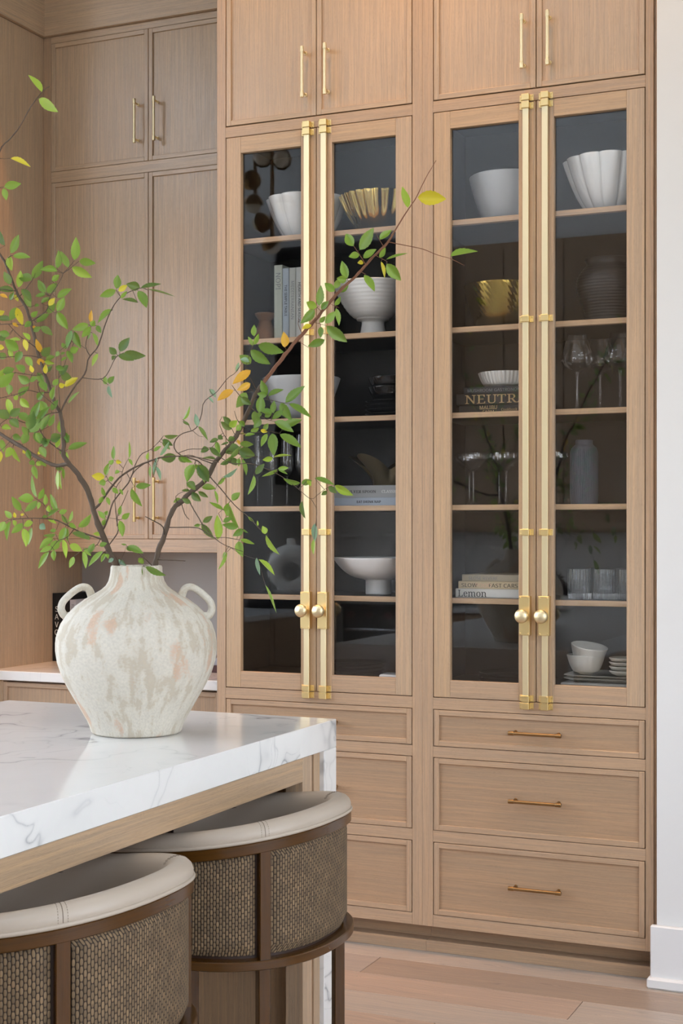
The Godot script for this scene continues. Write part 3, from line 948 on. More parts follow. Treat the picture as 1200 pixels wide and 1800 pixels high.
	# hammered bowl: facets round and up
	vessel("hammered_bowl", "hammered antique gold bowl, second shelf of the right cabinet", "bowl", Vector3(-1.590, 2.213, -0.21), "", bowl_shape(0.140, 0.165, 0.065, 0.004, 0.40), M.antique_gold, "", func(a: float, i: int) -> float: return 1.0 - 0.011 * absf(sin(a * 22.0 + (PI / 2 if i % 2 == 0 else 0.0))), 176)
	var dv := [Vector2(0.0005, 0), Vector2(0.078, 0.0), Vector2(0.082, 0.004)]
	for i in 60:
		var u := i / 59.0
		dv.append(Vector2(0.082 + 0.034 * smoothstep(0.0, 0.75, u) - 0.024 * pow(maxf(0.0, (u - 0.72) / 0.28), 2.0) + 0.0011 * sin(u * 120.0), 0.005 + 0.192 * u))
	dv.append_array([Vector2(0.086, 0.204), Vector2(0.080, 0.209), Vector2(0.081, 0.222), Vector2(0.086, 0.227), Vector2(0.084, 0.230), Vector2(0.076, 0.227), Vector2(0.074, 0.20), Vector2(0.09, 0.15), Vector2(0.0005, 0.1)])
	vessel("ribbed_jar", "dark charcoal jar with combed rings, second shelf of the right cabinet", "jar", Vector3(-1.198, 2.213, -0.20), "", dv, M.dark_vase, "", null, 64)
	g = "books lying in the right cabinet"
	var lowest := book("black book with a gold title, lowest of the dark pile", Vector3(-1.585, 1.9125, -0.095), 0.262, 0.030, 0.24, false, Color(0.035, 0.033, 0.035), [["MALIBU", 0.012, -0.022, 0.0205, M.ink_gold, false, 1.1, false], ["FARM", 0.011, -0.022, 0.005, M.ink_gold, false, 1.1, false], ["Cookbook", 0.009, 0.055, 0.011, M.ink_gold, true, 1.0, false]], g)
	one_box("title_rule", Vector3(-0.022, 0.0148, 0.0009), Vector3(0.062, 0.0009, 0.0006), M.ink_gold, lowest, 0, 0.0)
	book("brown-black book with a large serif title in the middle of the dark pile", Vector3(-1.585, 1.9427, -0.09), 0.278, 0.040, 0.24, false, Color(0.085, 0.065, 0.06), [["NEUTRA", 0.030, 0.008, 0.019, M.ink_gold, true, 1.35, false]], g)
	book("slate blue book at the top of the dark pile", Vector3(-1.580, 1.9829, -0.105), 0.245, 0.026, 0.22, false, Color(0.10, 0.125, 0.16), [["MUSHROOM GASTRONOMY", 0.0105, -0.005, 0.012, M.ink_grey, false, 1.12, false]], g)
	vessel("fluted_bowl", "low white fluted bowl sitting on the pile of dark books", "bowl", Vector3(-1.575, 2.0092, -0.20), "", bowl_shape(0.100, 0.052, 0.062, 0.006, 0.40), M.white_matte, "", flute_mod.call(40, 0.055), 240)
	var wx := [Vector2(-1.297, -0.135), Vector2(-1.248, -0.265), Vector2(-1.148, -0.145), Vector2(-1.120, -0.29)]
	for k in 4:
		stemware("wine", Vector3(wx[k].x, 1.9125, wx[k].y), "large clear wine glass, %s" % ["front left of the group of four", "behind the front left one", "front right of the group of four", "rearmost by the cabinet side"][k], "wine glasses in the right cabinet")
	vessel("cup", "small white cup half hidden behind the brass rod", "cup", Vector3(-1.393, 1.9125, -0.11), "", bowl_shape(0.024, 0.042, 0.018, 0.003, 0.3), M.white_glaze)
	var cx := [Vector2(-1.668, -0.11), Vector2(-1.612, -0.235), Vector2(-1.548, -0.115), Vector2(-1.730, -0.25), Vector2(-1.488, -0.27), Vector2(-1.392, -0.16)]
	for k in 6:
		stemware("coupe", Vector3(cx[k].x, 1.5875, cx[k].y), "clear martini glass, %s" % ["front left of the fourth shelf", "behind the two front ones", "front right of the left pane", "rear left corner", "rear right behind the brass rod", "rightmost, left of the slate vase"][k], "martini glasses")
	var rv := [Vector2(0.0005, 0), Vector2(0.044, 0.0), Vector2(0.047, 0.004), Vector2(0.0485, 0.03), Vector2(0.0485, 0.17), Vector2(0.0475, 0.185), Vector2(0.043, 0.198), Vector2(0.034, 0.206), Vector2(0.030, 0.210), Vector2(0.030, 0.224), Vector2(0.028, 0.225), Vector2(0.027, 0.21), Vector2(0.04, 0.19), Vector2(0.0005, 0.17)]
	vessel("fluted_vase", "slate grey bottle vase with fine vertical ribs, fourth shelf of the right cabinet", "vase", Vector3(-1.279, 1.5875, -0.16), "", rv, M.slate_vase, "", func(a: float, i: int) -> float: return 1.0 + (0.016 * sin(a * 46.0) if i > 2 and i < 6 else 0.0), 276)
	g = "pale books lying in the right cabinet"
	book("white book at the bottom of the pale pile", Vector3(-1.592, 1.2597, -0.085), 0.268, 0.031, 0.25, false, Color(0.84, 0.83, 0.80), [["Lemon", 0.023, -0.072, 0.014, M.ink, true, 1.0, false]], g)
	book("cream book in the middle of the pale pile", Vector3(-1.588, 1.2909, -0.09), 0.258, 0.026, 0.24, false, Color(0.78, 0.71, 0.58), [["SLOW", 0.0135, -0.088, 0.012, M.ink, false, 1.2, false], ["FOOD", 0.0135, -0.036, 0.012, M.ink_rose, false, 1.2, false], ["FAST CARS", 0.0135, 0.037, 0.012, M.ink, false, 1.2, false]], g)
	book("beige book at the top of the pale pile", Vector3(-1.588, 1.3171, -0.10), 0.238, 0.024, 0.22, false, Color(0.66, 0.615, 0.53), [["SLOSE REVERE", 0.011, -0.04, 0.011, M.ink_grey, false, 1.1, false]], g)
	var tp := [Vector2(0.0005, 0), Vector2(0.037, 0.0), Vector2(0.0395, 0.002), Vector2(0.040, 0.02), Vector2(0.0405, 0.104), Vector2(0.0395, 0.106), Vector2(0.036, 0.104), Vector2(0.0355, 0.022), Vector2(0.0005, 0.02)]
	var txy := [Vector2(-1.283, -0.115), Vector2(-1.196, -0.12), Vector2(-1.110, -0.115), Vector2(-1.240, -0.215), Vector2(-1.152, -0.22)]
	for k in 5:
		vessel("tumbler", "ribbed clear tumbler, %s" % ["front left of five", "front middle of five", "front right of five", "back left of five", "back right of five"][k], "glass", Vector3(txy[k].x, 1.2595, txy[k].y), "", tp, M.cut_glass, "ribbed tumblers", func(a: float, i: int) -> float: return 1.0 + (0.07 * absf(sin(a * 9.0)) - 0.045 if i > 1 and i < 6 else 0.0), 108)
	# bottom of the right cabinet
	b = MB.new()
	b.box(Vector3.ZERO, Vector3(0.29, 0.020, 0.26), 0, 0.004)
	var tr := obj("placemat", b, M.linen_grey)
	tr.position = Vector3(-1.195, 0.9637, -0.20)
	tag(tr, "grey woven mat lying under the two square plates", "placemat")
	for k in 2:
		b = MB.new()
		var rr := []
		for q: Vector3 in [Vector3(0.0, 0.0, 0), Vector3(0.095, 0.0, 0), Vector3(0.125, 0.010, 0), Vector3(0.135, 0.013, 0), Vector3(0.1345, 0.0145, 0), Vector3(0.122, 0.0125, 0), Vector3(0.09, 0.004, 0), Vector3(0.0, 0.004, 0)]:
			var r := PackedVector3Array()
			for j in 64:
				var a := TAU * j / 64.0
				var rad: float = q.x / pow(pow(absf(cos(a)), 9.0) + pow(absf(sin(a)), 9.0), 1.0 / 9.0)
				r.append(Vector3(cos(a) * rad, q.y, sin(a) * rad * 0.86))
			rr.append(r)
		b.grid(rr, true, true)
		var pl := obj("square_plate", b, M.stone_pale)
		pl.position = Vector3(-1.205, 0.9739 + k * 0.0105, -0.20)
		tag(pl, "pale square plate, %s of the two" % ["lower", "upper"][k], "plate", "pale square plates")
	vessel("white_bowl", "pale stoneware bowl standing on the square plates, lower of two", "bowl", Vector3(-1.270, 0.9985, -0.15), "", bowl_shape(0.066, 0.066, 0.024, 0.005, 0.36), M.stone_pale, "pale stacked bowls")
	var tb := vessel("white_bowl", "pale stoneware bowl tilted in the mouth of the lower one", "bowl", Vector3(-1.266, 1.036, -0.15), "", bowl_shape(0.0645, 0.062, 0.024, 0.005, 0.36), M.stone_pale, "pale stacked bowls")
	tb.rotation = Vector3(0.10, 0, -0.17)
	for k in 4:
		vessel("small_dish", "little pale dish in the short stack, %s from below" % ["first", "second", "third", "fourth"][k], "dish", Vector3(-1.132, 0.9985 + k * 0.0148, -0.15), "", bowl_shape(0.056, 0.0165, 0.036, 0.004, 0.45), M.stone_pale, "small pale dishes")
	for k in 3:
		vessel("dark_plate", "dark glazed plate at the bottom of the right cabinet, %s from below" % ["first", "second", "third"][k], "plate", Vector3(-1.545, 0.9535 + k * 0.0135, -0.17), "", bowl_shape(0.115, 0.012, 0.07, 0.004, 0.45), M.black_glaze, "dark plates at the bottom of the right cabinet")
	# --- recess counter: books beside and behind the vase
	g = "books on the recess counter"
	var savor := book("black upright cookbook with white capitals against the pantry panel", Vector3(-3.782, 0.9145, -0.600), 0.046, 0.302, 0.20, true, Color(0.045, 0.055, 0.065), [], g)
	stacked("SAVOR", 0.024, 0.0345, Vector3(0, 0.232, 0.0011), M.ink_white, savor)
	book("black upright book beside the one with white capitals", Vector3(-3.738, 0.9145, -0.610), 0.038, 0.300, 0.20, true, Color(0.05, 0.055, 0.06), [], g)
	book("white upright book seen through the left jar handle", Vector3(-3.701, 0.9145, -0.605), 0.030, 0.275, 0.20, true, Color(0.76, 0.75, 0.77), [["RECIPES", 0.014, 0.0, 0.22, M.ink_grey, false, 1.0, false]], g)
	book("dark red book lying on the recess counter behind the jar", Vector3(-2.840, 0.9145, -0.420), 0.20, 0.030, 0.26, false, Color(0.26, 0.12, 0.11), [], g)
	book("pale grey book lying on the dark red one", Vector3(-2.845, 0.9447, -0.425), 0.19, 0.030, 0.25, false, Color(0.60, 0.61, 0.64), [], g)

# ---------------------------------------------------------------- the far side of the kitchen (seen in the glass)
func far_side() -> void:
	var zc := 5.52
	var bc := thing("base_cabinet", "oak base cabinets along the range wall, seen only mirrored in the glass", "cabinet")
	one_span("body", -3.72, -2.42, 0.09, 0.875, zc, 6.18, M.oak, bc, 1)
	for k in 3:
		var q := MB.new()
		q.span(-3.70 + k * 0.425, -3.285 + k * 0.425, 0.12, 0.86, zc - 0.02, zc, 1)
		obj("door", q, M.oak, bc)
	var w2 := one_span("worktop", -3.725, -2.40, 0.876, 0.914, zc - 0.03, 6.18, M.marble, self, 0, 0.002)
	tag(w2, "marble counter along the range wall, seen only mirrored in the glass", "worktop")
	var ub := thing("wall_cabinet", "tall oak cabinet doors on the range wall, seen only mirrored in the glass", "cabinet")
	one_span("body", -3.85, -2.42, 1.48, 3.70, 5.86, 6.18, M.oak, ub, 1)
	for k in 3:
		var q := MB.new()
		q.span(-3.83 + k * 0.47, -3.37 + k * 0.47, 1.50, 3.66, 5.835, 5.86, 1)
		obj("door", q, M.oak, ub)
	var rg := thing("range_cooker", "black range cooker with dark red knobs, seen only mirrored in the glass", "cooker")
	one_span("body", -4.55, -3.73, 0.10, 0.905, 5.48, 6.18, M.black, rg, 1, 0.004)
	one_span("cooktop", -4.56, -3.725, 0.905, 0.93, 5.45, 6.18, M.black_glaze, rg, 1, 0.004)
	for k in 5:
		var q := MB.new()
		q.rod(Vector3(-4.47 + k * 0.155, 0.845, 5.48), Vector3(-4.47 + k * 0.155, 0.845, 5.435), 0.026, 20)
		obj("knob", q, M.red_knob, rg)
	var h := MB.new()
	h.rod(Vector3(-4.50, 0.735, 5.42), Vector3(-3.78, 0.735, 5.42), 0.014)
	for x: float in [-4.46, -3.82]:
		h.rod(Vector3(x, 0.735, 5.42), Vector3(x, 0.735, 5.48), 0.010)
	obj("oven_handle", h, M.steel, rg)
	var hd := thing("range_hood", "large matt black hood over the range, seen only mirrored in the glass", "hood")
	one_span("body", -5.18, -3.86, 1.93, 3.75, 5.60, 6.18, M.black, hd, 1, 0.004)
	one_span("lip", -5.18, -3.855, 1.86, 1.93, 5.57, 6.18, M.black, hd, 0, 0.004)
	var sp := thing("backsplash", "marble backsplash with a thin ledge behind the range", "backsplash")
	one_span("slab", -5.18, -2.42, 0.932, 1.474, 6.16, 6.18, M.marble, sp, 0, 0.001)
	one_span("slab", -5.18, -3.87, 1.475, 1.858, 6.16, 6.18, M.marble, sp, 0, 0.001)
	one_span("ledge", -5.18, -3.86, 1.44, 1.47, 6.02, 6.16, M.marble, sp, 0, 0.002)
	# run of cabinets below the side windows
	var lb := thing("base_cabinet", "oak base cabinets below the side windows, seen only mirrored in the glass", "cabinet")
	one_span("body", -5.18, -4.58, 0.09, 0.875, 1.6, 5.40, M.oak, lb, 1)
	for k in 7:
		var q := MB.new()
		q.span(-4.58, -4.56, 0.12, 0.86, 1.62 + k * 0.54, 2.14 + k * 0.54, 1)
		obj("door", q, M.oak, lb)
	var lw := one_span("worktop", -5.18, -4.55, 0.876, 0.914, 1.58, 5.42, M.marble, self, 2, 0.002)
	tag(lw, "marble counter below the side windows, seen only mirrored in the glass", "worktop")
	var bl := one_box("chopping_block", Vector3(-4.82, 0.965, 5.02), Vector3(0.45, 0.10, 0.36), M.black, self, 0, 0.006)
	tag(bl, "dark block carrying the ring-shaped vase on the side counter", "chopping block")
	# ring vase
	var b := MB.new()
	var path := PackedVector3Array()
	var rad := PackedFloat32Array()
	for i in 49:
		var a := TAU * i / 48.0
		path.append(Vector3(sin(a) * 0.125, 0.185 - cos(a) * 0.125, 0))
		rad.append(0.058 - 0.012 * cos(a))
	b.tube(path, rad, 18, false)
	b.rod(Vector3(0, 0.33, 0), Vector3(0, 0.42, 0), 0.035, 18)
	b.box(Vector3(0, 0.03, 0), Vector3(0.22, 0.06, 0.09), 0, 0.02)
	var rv := obj("ring_vase", b, M.white_matte)
	rv.position = Vector3(-4.76, 1.0155, 5.0)
	rv.rotation.y = -0.45
	tag(rv, "white ring-shaped vase on the dark block, seen only mirrored in the glass", "vase")
	# bowl of carved wooden flowers on the island
	var fb := thing("flower_bowl", "low white bowl of carved dark wooden flowers on the island, seen mirrored", "bowl", Vector3(-3.02 + 0.55, 0.984, 4.15))
	b = MB.new()
	b.lathe(Vector3.ZERO, bowl_shape(0.15, 0.10, 0.06, 0.007, 0.5), 40)
	obj("bowl", b, M.white_glaze, fb)
	for k in 5:
		b = MB.new()
		var q := MB.new()
		var a := TAU * k / 5.0
		if k == 1:
			q.lathe(Vector3.ZERO, [Vector2(0.0005, -0.008), Vector2(0.040, -0.008), Vector2(0.046, 0.0), Vector2(0.040, 0.008), Vector2(0.0005, 0.010)], 60, func(t: float, i: int) -> float: return 1.0 + (0.22 * signf(sin(t * 12.0)) if i > 0 and i < 4 else 0.0))
			b.add(q, Transform3D(Basis(Vector3.RIGHT, 1.4), Vector3(-0.01, 0.20, -0.03)))
		else:
			q.lathe(Vector3.ZERO, [Vector2(0.012, 0.0), Vector2(0.03, 0.02), Vector2(0.052, 0.07), Vector2(0.066, 0.10), Vector2(0.062, 0.10), Vector2(0.046, 0.07), Vector2(0.02, 0.02)], 30, func(t: float, i: int) -> float: return 1.0 + 0.12 * sin(t * 5.0) * (i / 6.0))
			b.add(q, Transform3D(Basis(Vector3(sin(a), 0, cos(a)).normalized(), 0.7), Vector3(cos(a) * 0.05, 0.07, -sin(a) * 0.05)))
		obj("wooden_flower", b, M.dark_wood, fb)

func chandelier() -> void:
	var t := thing("globe_chandelier", "brass chandelier of half-shaded white globes, mirrored in the left cabinet glass", "chandelier", Vector3(-3.80, 0, 2.75))
	var b := MB.new()
	b.rod(Vector3(-0.136, 3.482, 0.05), Vector3(-0.136, 5.17, 0.05), 0.012)
	b.rod(Vector3(0.001, 3.205, 0), Vector3(0.001, 5.17, 0), 0.012)
	b.rod(Vector3(0.001, 5.155, 0), Vector3(0.001, 5.188, 0), 0.08, 24)
	b.rod(Vector3(-0.136, 5.155, 0.05), Vector3(-0.136, 5.188, 0.05), 0.06, 24)
	obj("stem", b, M.brass_dark, t)
	for g: Array in [[Vector3(-0.072, 3.683, 0.020), Vector3(0.05, 0.1, 1)], [Vector3(0.062, 3.652, 0.000), Vector3(0.1, 0.15, 1)], [Vector3(-0.162, 3.562, 0.050), Vector3(0.3, 0.1, -1)], [Vector3(-0.112, 3.400, -0.020), Vector3(0.1, 1, -0.1)], [Vector3(-0.076, 3.295, 0.000), Vector3(1, 0.1, -0.15)], [Vector3(0.076, 3.391, 0.020), Vector3(0.05, 1, 0.05)], [Vector3(0.011, 3.151, -0.020), Vector3(-0.3, 0.8, -0.5)]]:
		var c: Vector3 = g[0]
		var d := (g[1] as Vector3).normalized()
		var bs := Basis(Quaternion(Vector3.UP, d))
		var gl := MB.new()
		var s := MB.new()
		var pr := []
		for i in 17:
			pr.append(Vector2(maxf(0.050 * cos(PI * (i / 16.0 - 0.5)), 0.0004), 0.050 * sin(PI * (i / 16.0 - 0.5))))
		s.lathe(Vector3.ZERO, pr, 24)
		gl.add(s, Transform3D(bs, c))
		var globe := obj("globe", gl, M.opal, t)
		var sh := MB.new()
		s = MB.new()
		pr = []
		for i in 11:
			pr.append(Vector2(maxf(0.061 * cos(PI * 0.5 * i / 10.0), 0.0004), 0.061 * sin(PI * 0.5 * i / 10.0)))
		for i in 11:
			pr.append(Vector2(maxf(0.059 * sin(PI * 0.5 * i / 10.0), 0.0004), 0.059 * cos(PI * 0.5 * i / 10.0)))
		s.lathe(Vector3.ZERO, pr, 28)
		sh.add(s, Transform3D(bs, c))
		obj("shade", sh, M.brass_dark, t)

# ---------------------------------------------------------------- scene
func _ready() -> void:
	rng.seed = 11
	# camera: level view, principal point a little below the middle of the frame
	var cam := Camera3D.new()
	cam.name = "camera"
	cam.near = 0.05
	cam.far = 60.0
	cam.projection = Camera3D.PROJECTION_FRUSTUM
	cam.size = 0.05 * 1800.0 / 2566.9
	cam.frustum_offset = Vector2(0, 0.05 * 31.2 / 2566.9)
	add_child(cam)
	cam.position = Vector3(0, 1.5, 4.843)
	cam.rotation = Vector3(0, deg_to_rad(23.7677), 0)
	cam.current = true
	# daylight: a bright hazy sky outside the windows
	var env := Environment.new()
	var sky := Sky.new()
	var sm := ProceduralSkyMaterial.new()
	sm.sky_top_color = Color(0.80, 0.85, 0.93)
	sm.sky_horizon_color = Color(0.95, 0.955, 0.96)
	sm.ground_bottom_color = Color(0.50, 0.50, 0.47)
	sm.ground_horizon_color = Color(0.66, 0.66, 0.64)
	sky.sky_material = sm
	env.background_mode = Environment.BG_SKY
	env.sky = sky
	env.background_energy_multiplier = SKY_ENERGY
	env.tonemap_mode = Environment.TONE_MAPPER_LINEAR
	env.tonemap_exposure = EXPOSURE
	env.sdfgi_enabled = true
	env.ssao_enabled = true
	env.ssil_enabled = true
	var we := WorldEnvironment.new()
	we.name = "world"
	we.environment = env
	add_child(we)
	make_materials()
	setting()
	downlights()
	tall_cabinet(-2.645, -1.82, -2.6075, -1.8595, "left of two tall oak display cabinets with glass doors, beside the recess")
	tall_cabinet(-1.82, -1.004, -1.7795, -1.0315, "right of two tall oak display cabinets with glass doors, beside the white wall")
	pantry_side()
	island()
	make_stool(Vector3(-1.683, 0, 1.721), "farther counter stool, beside the waterfall end, leather roll over woven panels")
	make_stool(Vector3(-1.683, 0, 2.499), "nearer counter stool cut by the lower left corner of the photo")
	vase()
	contents()
	plant()
	far_side()
	chandelier()

const SKY_ENERGY := 8.7
const EXPOSURE := 1.06

func setting() -> void:
	var L := -5.2
	var R := 3.5
	var B := 6.2
	var T := 5.2
	# floor: a screed with oak boards on it
	var f := struct("floor", floor_slab(L, R, B), M.dark_wood)
	var shapes := []
	for k in 6:
		var b := MB.new()
		b.box(Vector3(0, -0.006, 0), Vector3(1.898, 0.012, 0.1885), 0, 0.0009, Vector2(k * 0.37, k * 0.71))
		shapes.append(b.mesh())
	var row := 0
	var z := -0.85 + 0.0945
	while z < B:
		var x := L + fmod(row * 0.77 + 1.31, 1.9) - 1.9
		while x < R:
			var x0 := maxf(x, L)
			var x1 := minf(x + 1.9, R)
			if x1 - x0 > 0.05:
				var o := show_mesh("plank", shapes[rng.randi() % 6], M.floor[rng.randi() % 4], f)
				o.position = Vector3((x0 + x1) * 0.5, 0, z)
				o.scale = Vector3((x1 - x0) / 1.9, 1, 1)
			x += 1.9
		z += 0.189
		row += 1
	var b := MB.new()
	var sk := [-5.0, -1.2, 4.7, 5.85]           # roof light over the range side
	b.span(L - 0.2, R + 0.2, T, T + 0.15, -1.1, sk[2], 1, 0)
	b.span(L - 0.2, R + 0.2, T, T + 0.15, sk[3], B + 0.2, 1, 0)
	b.span(L - 0.2, sk[0], T, T + 0.15, sk[2], sk[3], 1, 0)
	b.span(sk[1], R + 0.2, T, T + 0.15, sk[2], sk[3], 1, 0)
	struct("ceiling", b, M.ceiling)
	b = MB.new()
	b.span(sk[0], sk[1], T + 0.04, T + 0.10, sk[2], float(sk[2]) + 0.05, 0, 0.002)
	b.span(sk[0], sk[1], T + 0.04, T + 0.10, float(sk[3]) - 0.05, sk[3], 0, 0.002)
	b.span(sk[0], float(sk[0]) + 0.05, T + 0.04, T + 0.10, float(sk[2]) + 0.05, float(sk[3]) - 0.05, 2, 0.002)
	b.span(float(sk[1]) - 0.05, sk[1], T + 0.04, T + 0.10, float(sk[2]) + 0.05, float(sk[3]) - 0.05, 2, 0.002)
	taken["window_no"] = 1
	var roof := struct("window_1", b, M.trim)
	one_span("pane", float(sk[0]) + 0.04, float(sk[1]) - 0.04, T + 0.067, T + 0.073, float(sk[2]) + 0.04, float(sk[3]) - 0.04, M.window_glass, roof, 0, 0)
	b = MB.new()
	b.span(L - 0.2, -0.9865, -0.05, T, -1.05, -0.85, 1, 0)
	struct("wall_back", b, M.wall)
	b = MB.new()
	b.span(-0.9865, R + 0.2, -0.05, T, -1.05, 0.035, 1, 0.002)
	struct("wall_return", b, M.wall)
	b = MB.new()
	b.span(L - 0.2, -0.9865, 3.992, T, -0.85, -0.03, 1, 0)
	struct("ceiling_soffit", b, M.wall)
	b = MB.new()
	wall_holes("wall_front", L - 0.2, R + 0.2, [[1.3, 3.25, 1.7, 3.5]], B, T)
	# side walls with window openings
	side_wall("wall_left", L - 0.2, L, [[-0.55, 1.30, 1.05, 3.25], [1.75, 4.95, 1.05, 3.25]], [[2.4, 4.85, 3.75, 4.95]], B, T)
	side_wall("wall_right", R, R + 0.2, [[2.0, 3.85, 0.4, 3.1], [4.2, 5.9, 0.4, 3.1]], [[2.0, 5.9, 3.75, 4.95]], B, T)
	var base := MB.new()
	base.span(-1.0035, R, 0.0, 0.2035, 0.035, 0.0565, 1, 0.004)
	var bb := struct("baseboard_right", base, M.trim)
	var sb := MB.new()
	sb.span(-1.012, R, 0.0, 0.036, 0.035, 0.0755, 1, 0.006)
	obj("shoe_molding", sb, M.trim, bb)

func floor_slab(L: float, R: float, B: float) -> MB:
	var b := MB.new()
	b.span(L - 0.2, R + 0.2, -0.20, -0.0125, -1.05, B + 0.2, 0, 0)
	return b

func wall_holes(called: String, x0: float, x1: float, holes: Array, B: float, T: float) -> void:
	var b := MB.new()
	var x := x0
	for h: Array in holes:
		b.span(x, h[0], -0.05, T, B, B + 0.2, 1, 0)
		b.span(h[0], h[1], -0.05, h[2], B, B + 0.2, 1, 0)
		b.span(h[0], h[1], h[3], T, B, B + 0.2, 1, 0)
		x = h[1]
	b.span(x, x1, -0.05, T, B, B + 0.2, 1, 0)
	struct(called, b, M.wall)
	for h: Array in holes:
		var w := MB.new()
		for e: Array in [[h[0], float(h[0]) + 0.05, h[2], h[3]], [float(h[1]) - 0.05, h[1], h[2], h[3]], [float(h[0]) + 0.05, float(h[1]) - 0.05, h[2], float(h[2]) + 0.05], [float(h[0]) + 0.05, float(h[1]) - 0.05, float(h[3]) - 0.05, h[3]]]:
			w.span(e[0], e[1], e[2], e[3], B + 0.07, B + 0.13, 1, 0.002)
		var k: int = taken.get("window_no", 0) + 1
		taken["window_no"] = k
		var o := struct("window_%d" % k, w, M.trim)
		one_span("pane", float(h[0]) + 0.04, float(h[1]) - 0.04, float(h[2]) + 0.04, float(h[3]) - 0.04, B + 0.097, B + 0.103, M.window_glass, o, 1, 0)

func side_wall(called: String, x0: float, x1: float, low: Array, high: Array, B: float, T: float) -> void:
	var b := MB.new()
	for tier: Array in [[low, -0.05, 3.5], [high, 3.5, T]]:
		var z := -0.85
		for h: Array in tier[0]:
			b.span(x0, x1, tier[1], tier[2], z, h[0], 1, 0)
			b.span(x0, x1, tier[1], h[2], h[0], h[1], 1, 0)
			b.span(x0, x1, h[3], tier[2], h[0], h[1], 1, 0)
			z = h[1]
		b.span(x0, x1, tier[1], tier[2], z, B, 1, 0)
	struct(called, b, M.wall)
	for h: Array in low + high:
		var w := MB.new()
		var xm := (x0 + x1) * 0.5
		var t := 0.03
		for e: Array in [[h[0], float(h[0]) + 0.05, h[2], h[3]], [float(h[1]) - 0.05, h[1], h[2], h[3]], [float(h[0]) + 0.05, float(h[1]) - 0.05, h[2], float(h[2]) + 0.05], [float(h[0]) + 0.05, float(h[1]) - 0.05, float(h[3]) - 0.05, h[3]]]:
			w.span(xm - t, xm + t, e[2], e[3], e[0], e[1], 1, 0.002)
		var n := 2
		for i in n - 1:
			var zz := lerpf(h[0], h[1], float(i + 1) / n)
			w.span(xm - t, xm + t, float(h[2]) + 0.05, float(h[3]) - 0.05, zz - 0.02, zz + 0.02, 1, 0.002)
		var k: int = taken.get("window_no", 0) + 1
		taken["window_no"] = k
		var o := struct("window_%d" % k, w, M.trim)
		one_span("pane", xm - 0.003, xm + 0.003, float(h[2]) + 0.04, float(h[3]) - 0.04, float(h[0]) + 0.04, float(h[1]) - 0.04, M.window_glass, o, 1, 0)

func downlights() -> void:
	var k := 0
	for p: Array in [[-3.40, 0.25, "the recess"], [-2.2, 0.60, "the left display cabinet"], [-1.40, 0.60, "the right display cabinet"]]:
		var t := thing("downlight", "small round ceiling downlight above %s" % p[2], "light", Vector3(p[0], 5.2, p[1]))
		var b := MB.new()
		b.lathe(Vector3.ZERO, [Vector2(0.042, 0.0), Vector2(0.042, -0.012), Vector2(0.058, -0.010), Vector2(0.06, 0.0)], 24)
		obj("ring", b, M.trim, t)
		b = MB.new()
		b.rod(Vector3(0, -0.001, 0), Vector3(0, -0.008, 0), 0.041, 24)
		obj("lamp_lens", b, M.lens, t)
		var s := SpotLight3D.new()
		s.name = "lamp"
		s.light_color = Color(1.0, 0.70, 0.42) if k == 0 else Color(1.0, 0.78, 0.54)
		s.light_energy = 7.5 if k == 0 else 4.2
		s.light_size = 0.04
		s.spot_range = 12.0
		s.spot_angle = 26.0
		s.spot_attenuation = 2.0
		s.spot_angle_attenuation = 0.7
		s.shadow_enabled = true
		t.add_child(s)
		s.position = Vector3(0, -0.02, 0)
		s.rotation.x = -PI / 2 + 0.22
		k += 1


# ---------------------------------------------------------------- branches in the vase (millimetres from the mouth of the vase)
func leaf_shape(sd: int) -> ArrayMesh:
	var r := _Rnd(sd)
	var fold := r.randf_range(0.10, 0.34)
	var droop := r.randf_range(-0.10, 0.16)
	var skew := r.randf_range(-0.05, 0.05)
	var b := MB.new()
	var rows := []
	for i in 15:
		var u := i / 14.0
		var h := 0.5 * pow(sin(PI * pow(u, 0.86)), 0.82) * (1.0 - 0.25 * u * u)
		if i == 14 or i == 0: h = 0.004
		h *= 1.0 + (0.07 if i % 2 == 0 else -0.02)
		var mid := Vector3(skew * sin(PI * u), u, droop * (u * u - u * 0.6))
		rows.append(PackedVector3Array([mid + Vector3(-h, 0.015, h * fold * 2.0), mid + Vector3(-h * 0.5, 0.006, h * fold * 0.85), mid, mid + Vector3(h * 0.5, 0.006, h * fold * 0.85), mid + Vector3(h, 0.015, h * fold * 2.0)]))
	b.grid(rows, false, true)
	return b.mesh()

func _Rnd(sd: int) -> RandomNumberGenerator:
	var r := RandomNumberGenerator.new()
	r.seed = sd
	return r

var leaf_meshes := []
const MOUTH := Vector3(-1.976, 1.409, 1.65)

func leaves(branch: Node3D, a: Array) -> void:
	for i in range(0, a.size(), 9):
		var p := Vector3(a[i], a[i + 1], a[i + 2]) * 0.001
		var q := Vector3(a[i + 3], a[i + 4], a[i + 5]) * 0.001
		var y := (q - p).normalized()
		var z := Vector3(0.50, 0.16, 0.85)
		z = (z - y * z.dot(y)).normalized().rotated(y, deg_to_rad(float(a[i + 8])))
		var w := float(a[i + 6]) * 0.001
		var o := show_mesh("leaf", leaf_meshes[(i / 9) % 6], M.leaf[a[i + 7]], branch)
		o.transform = Transform3D(Basis(y.cross(z) * w, y * p.distance_to(q), z * w), p)

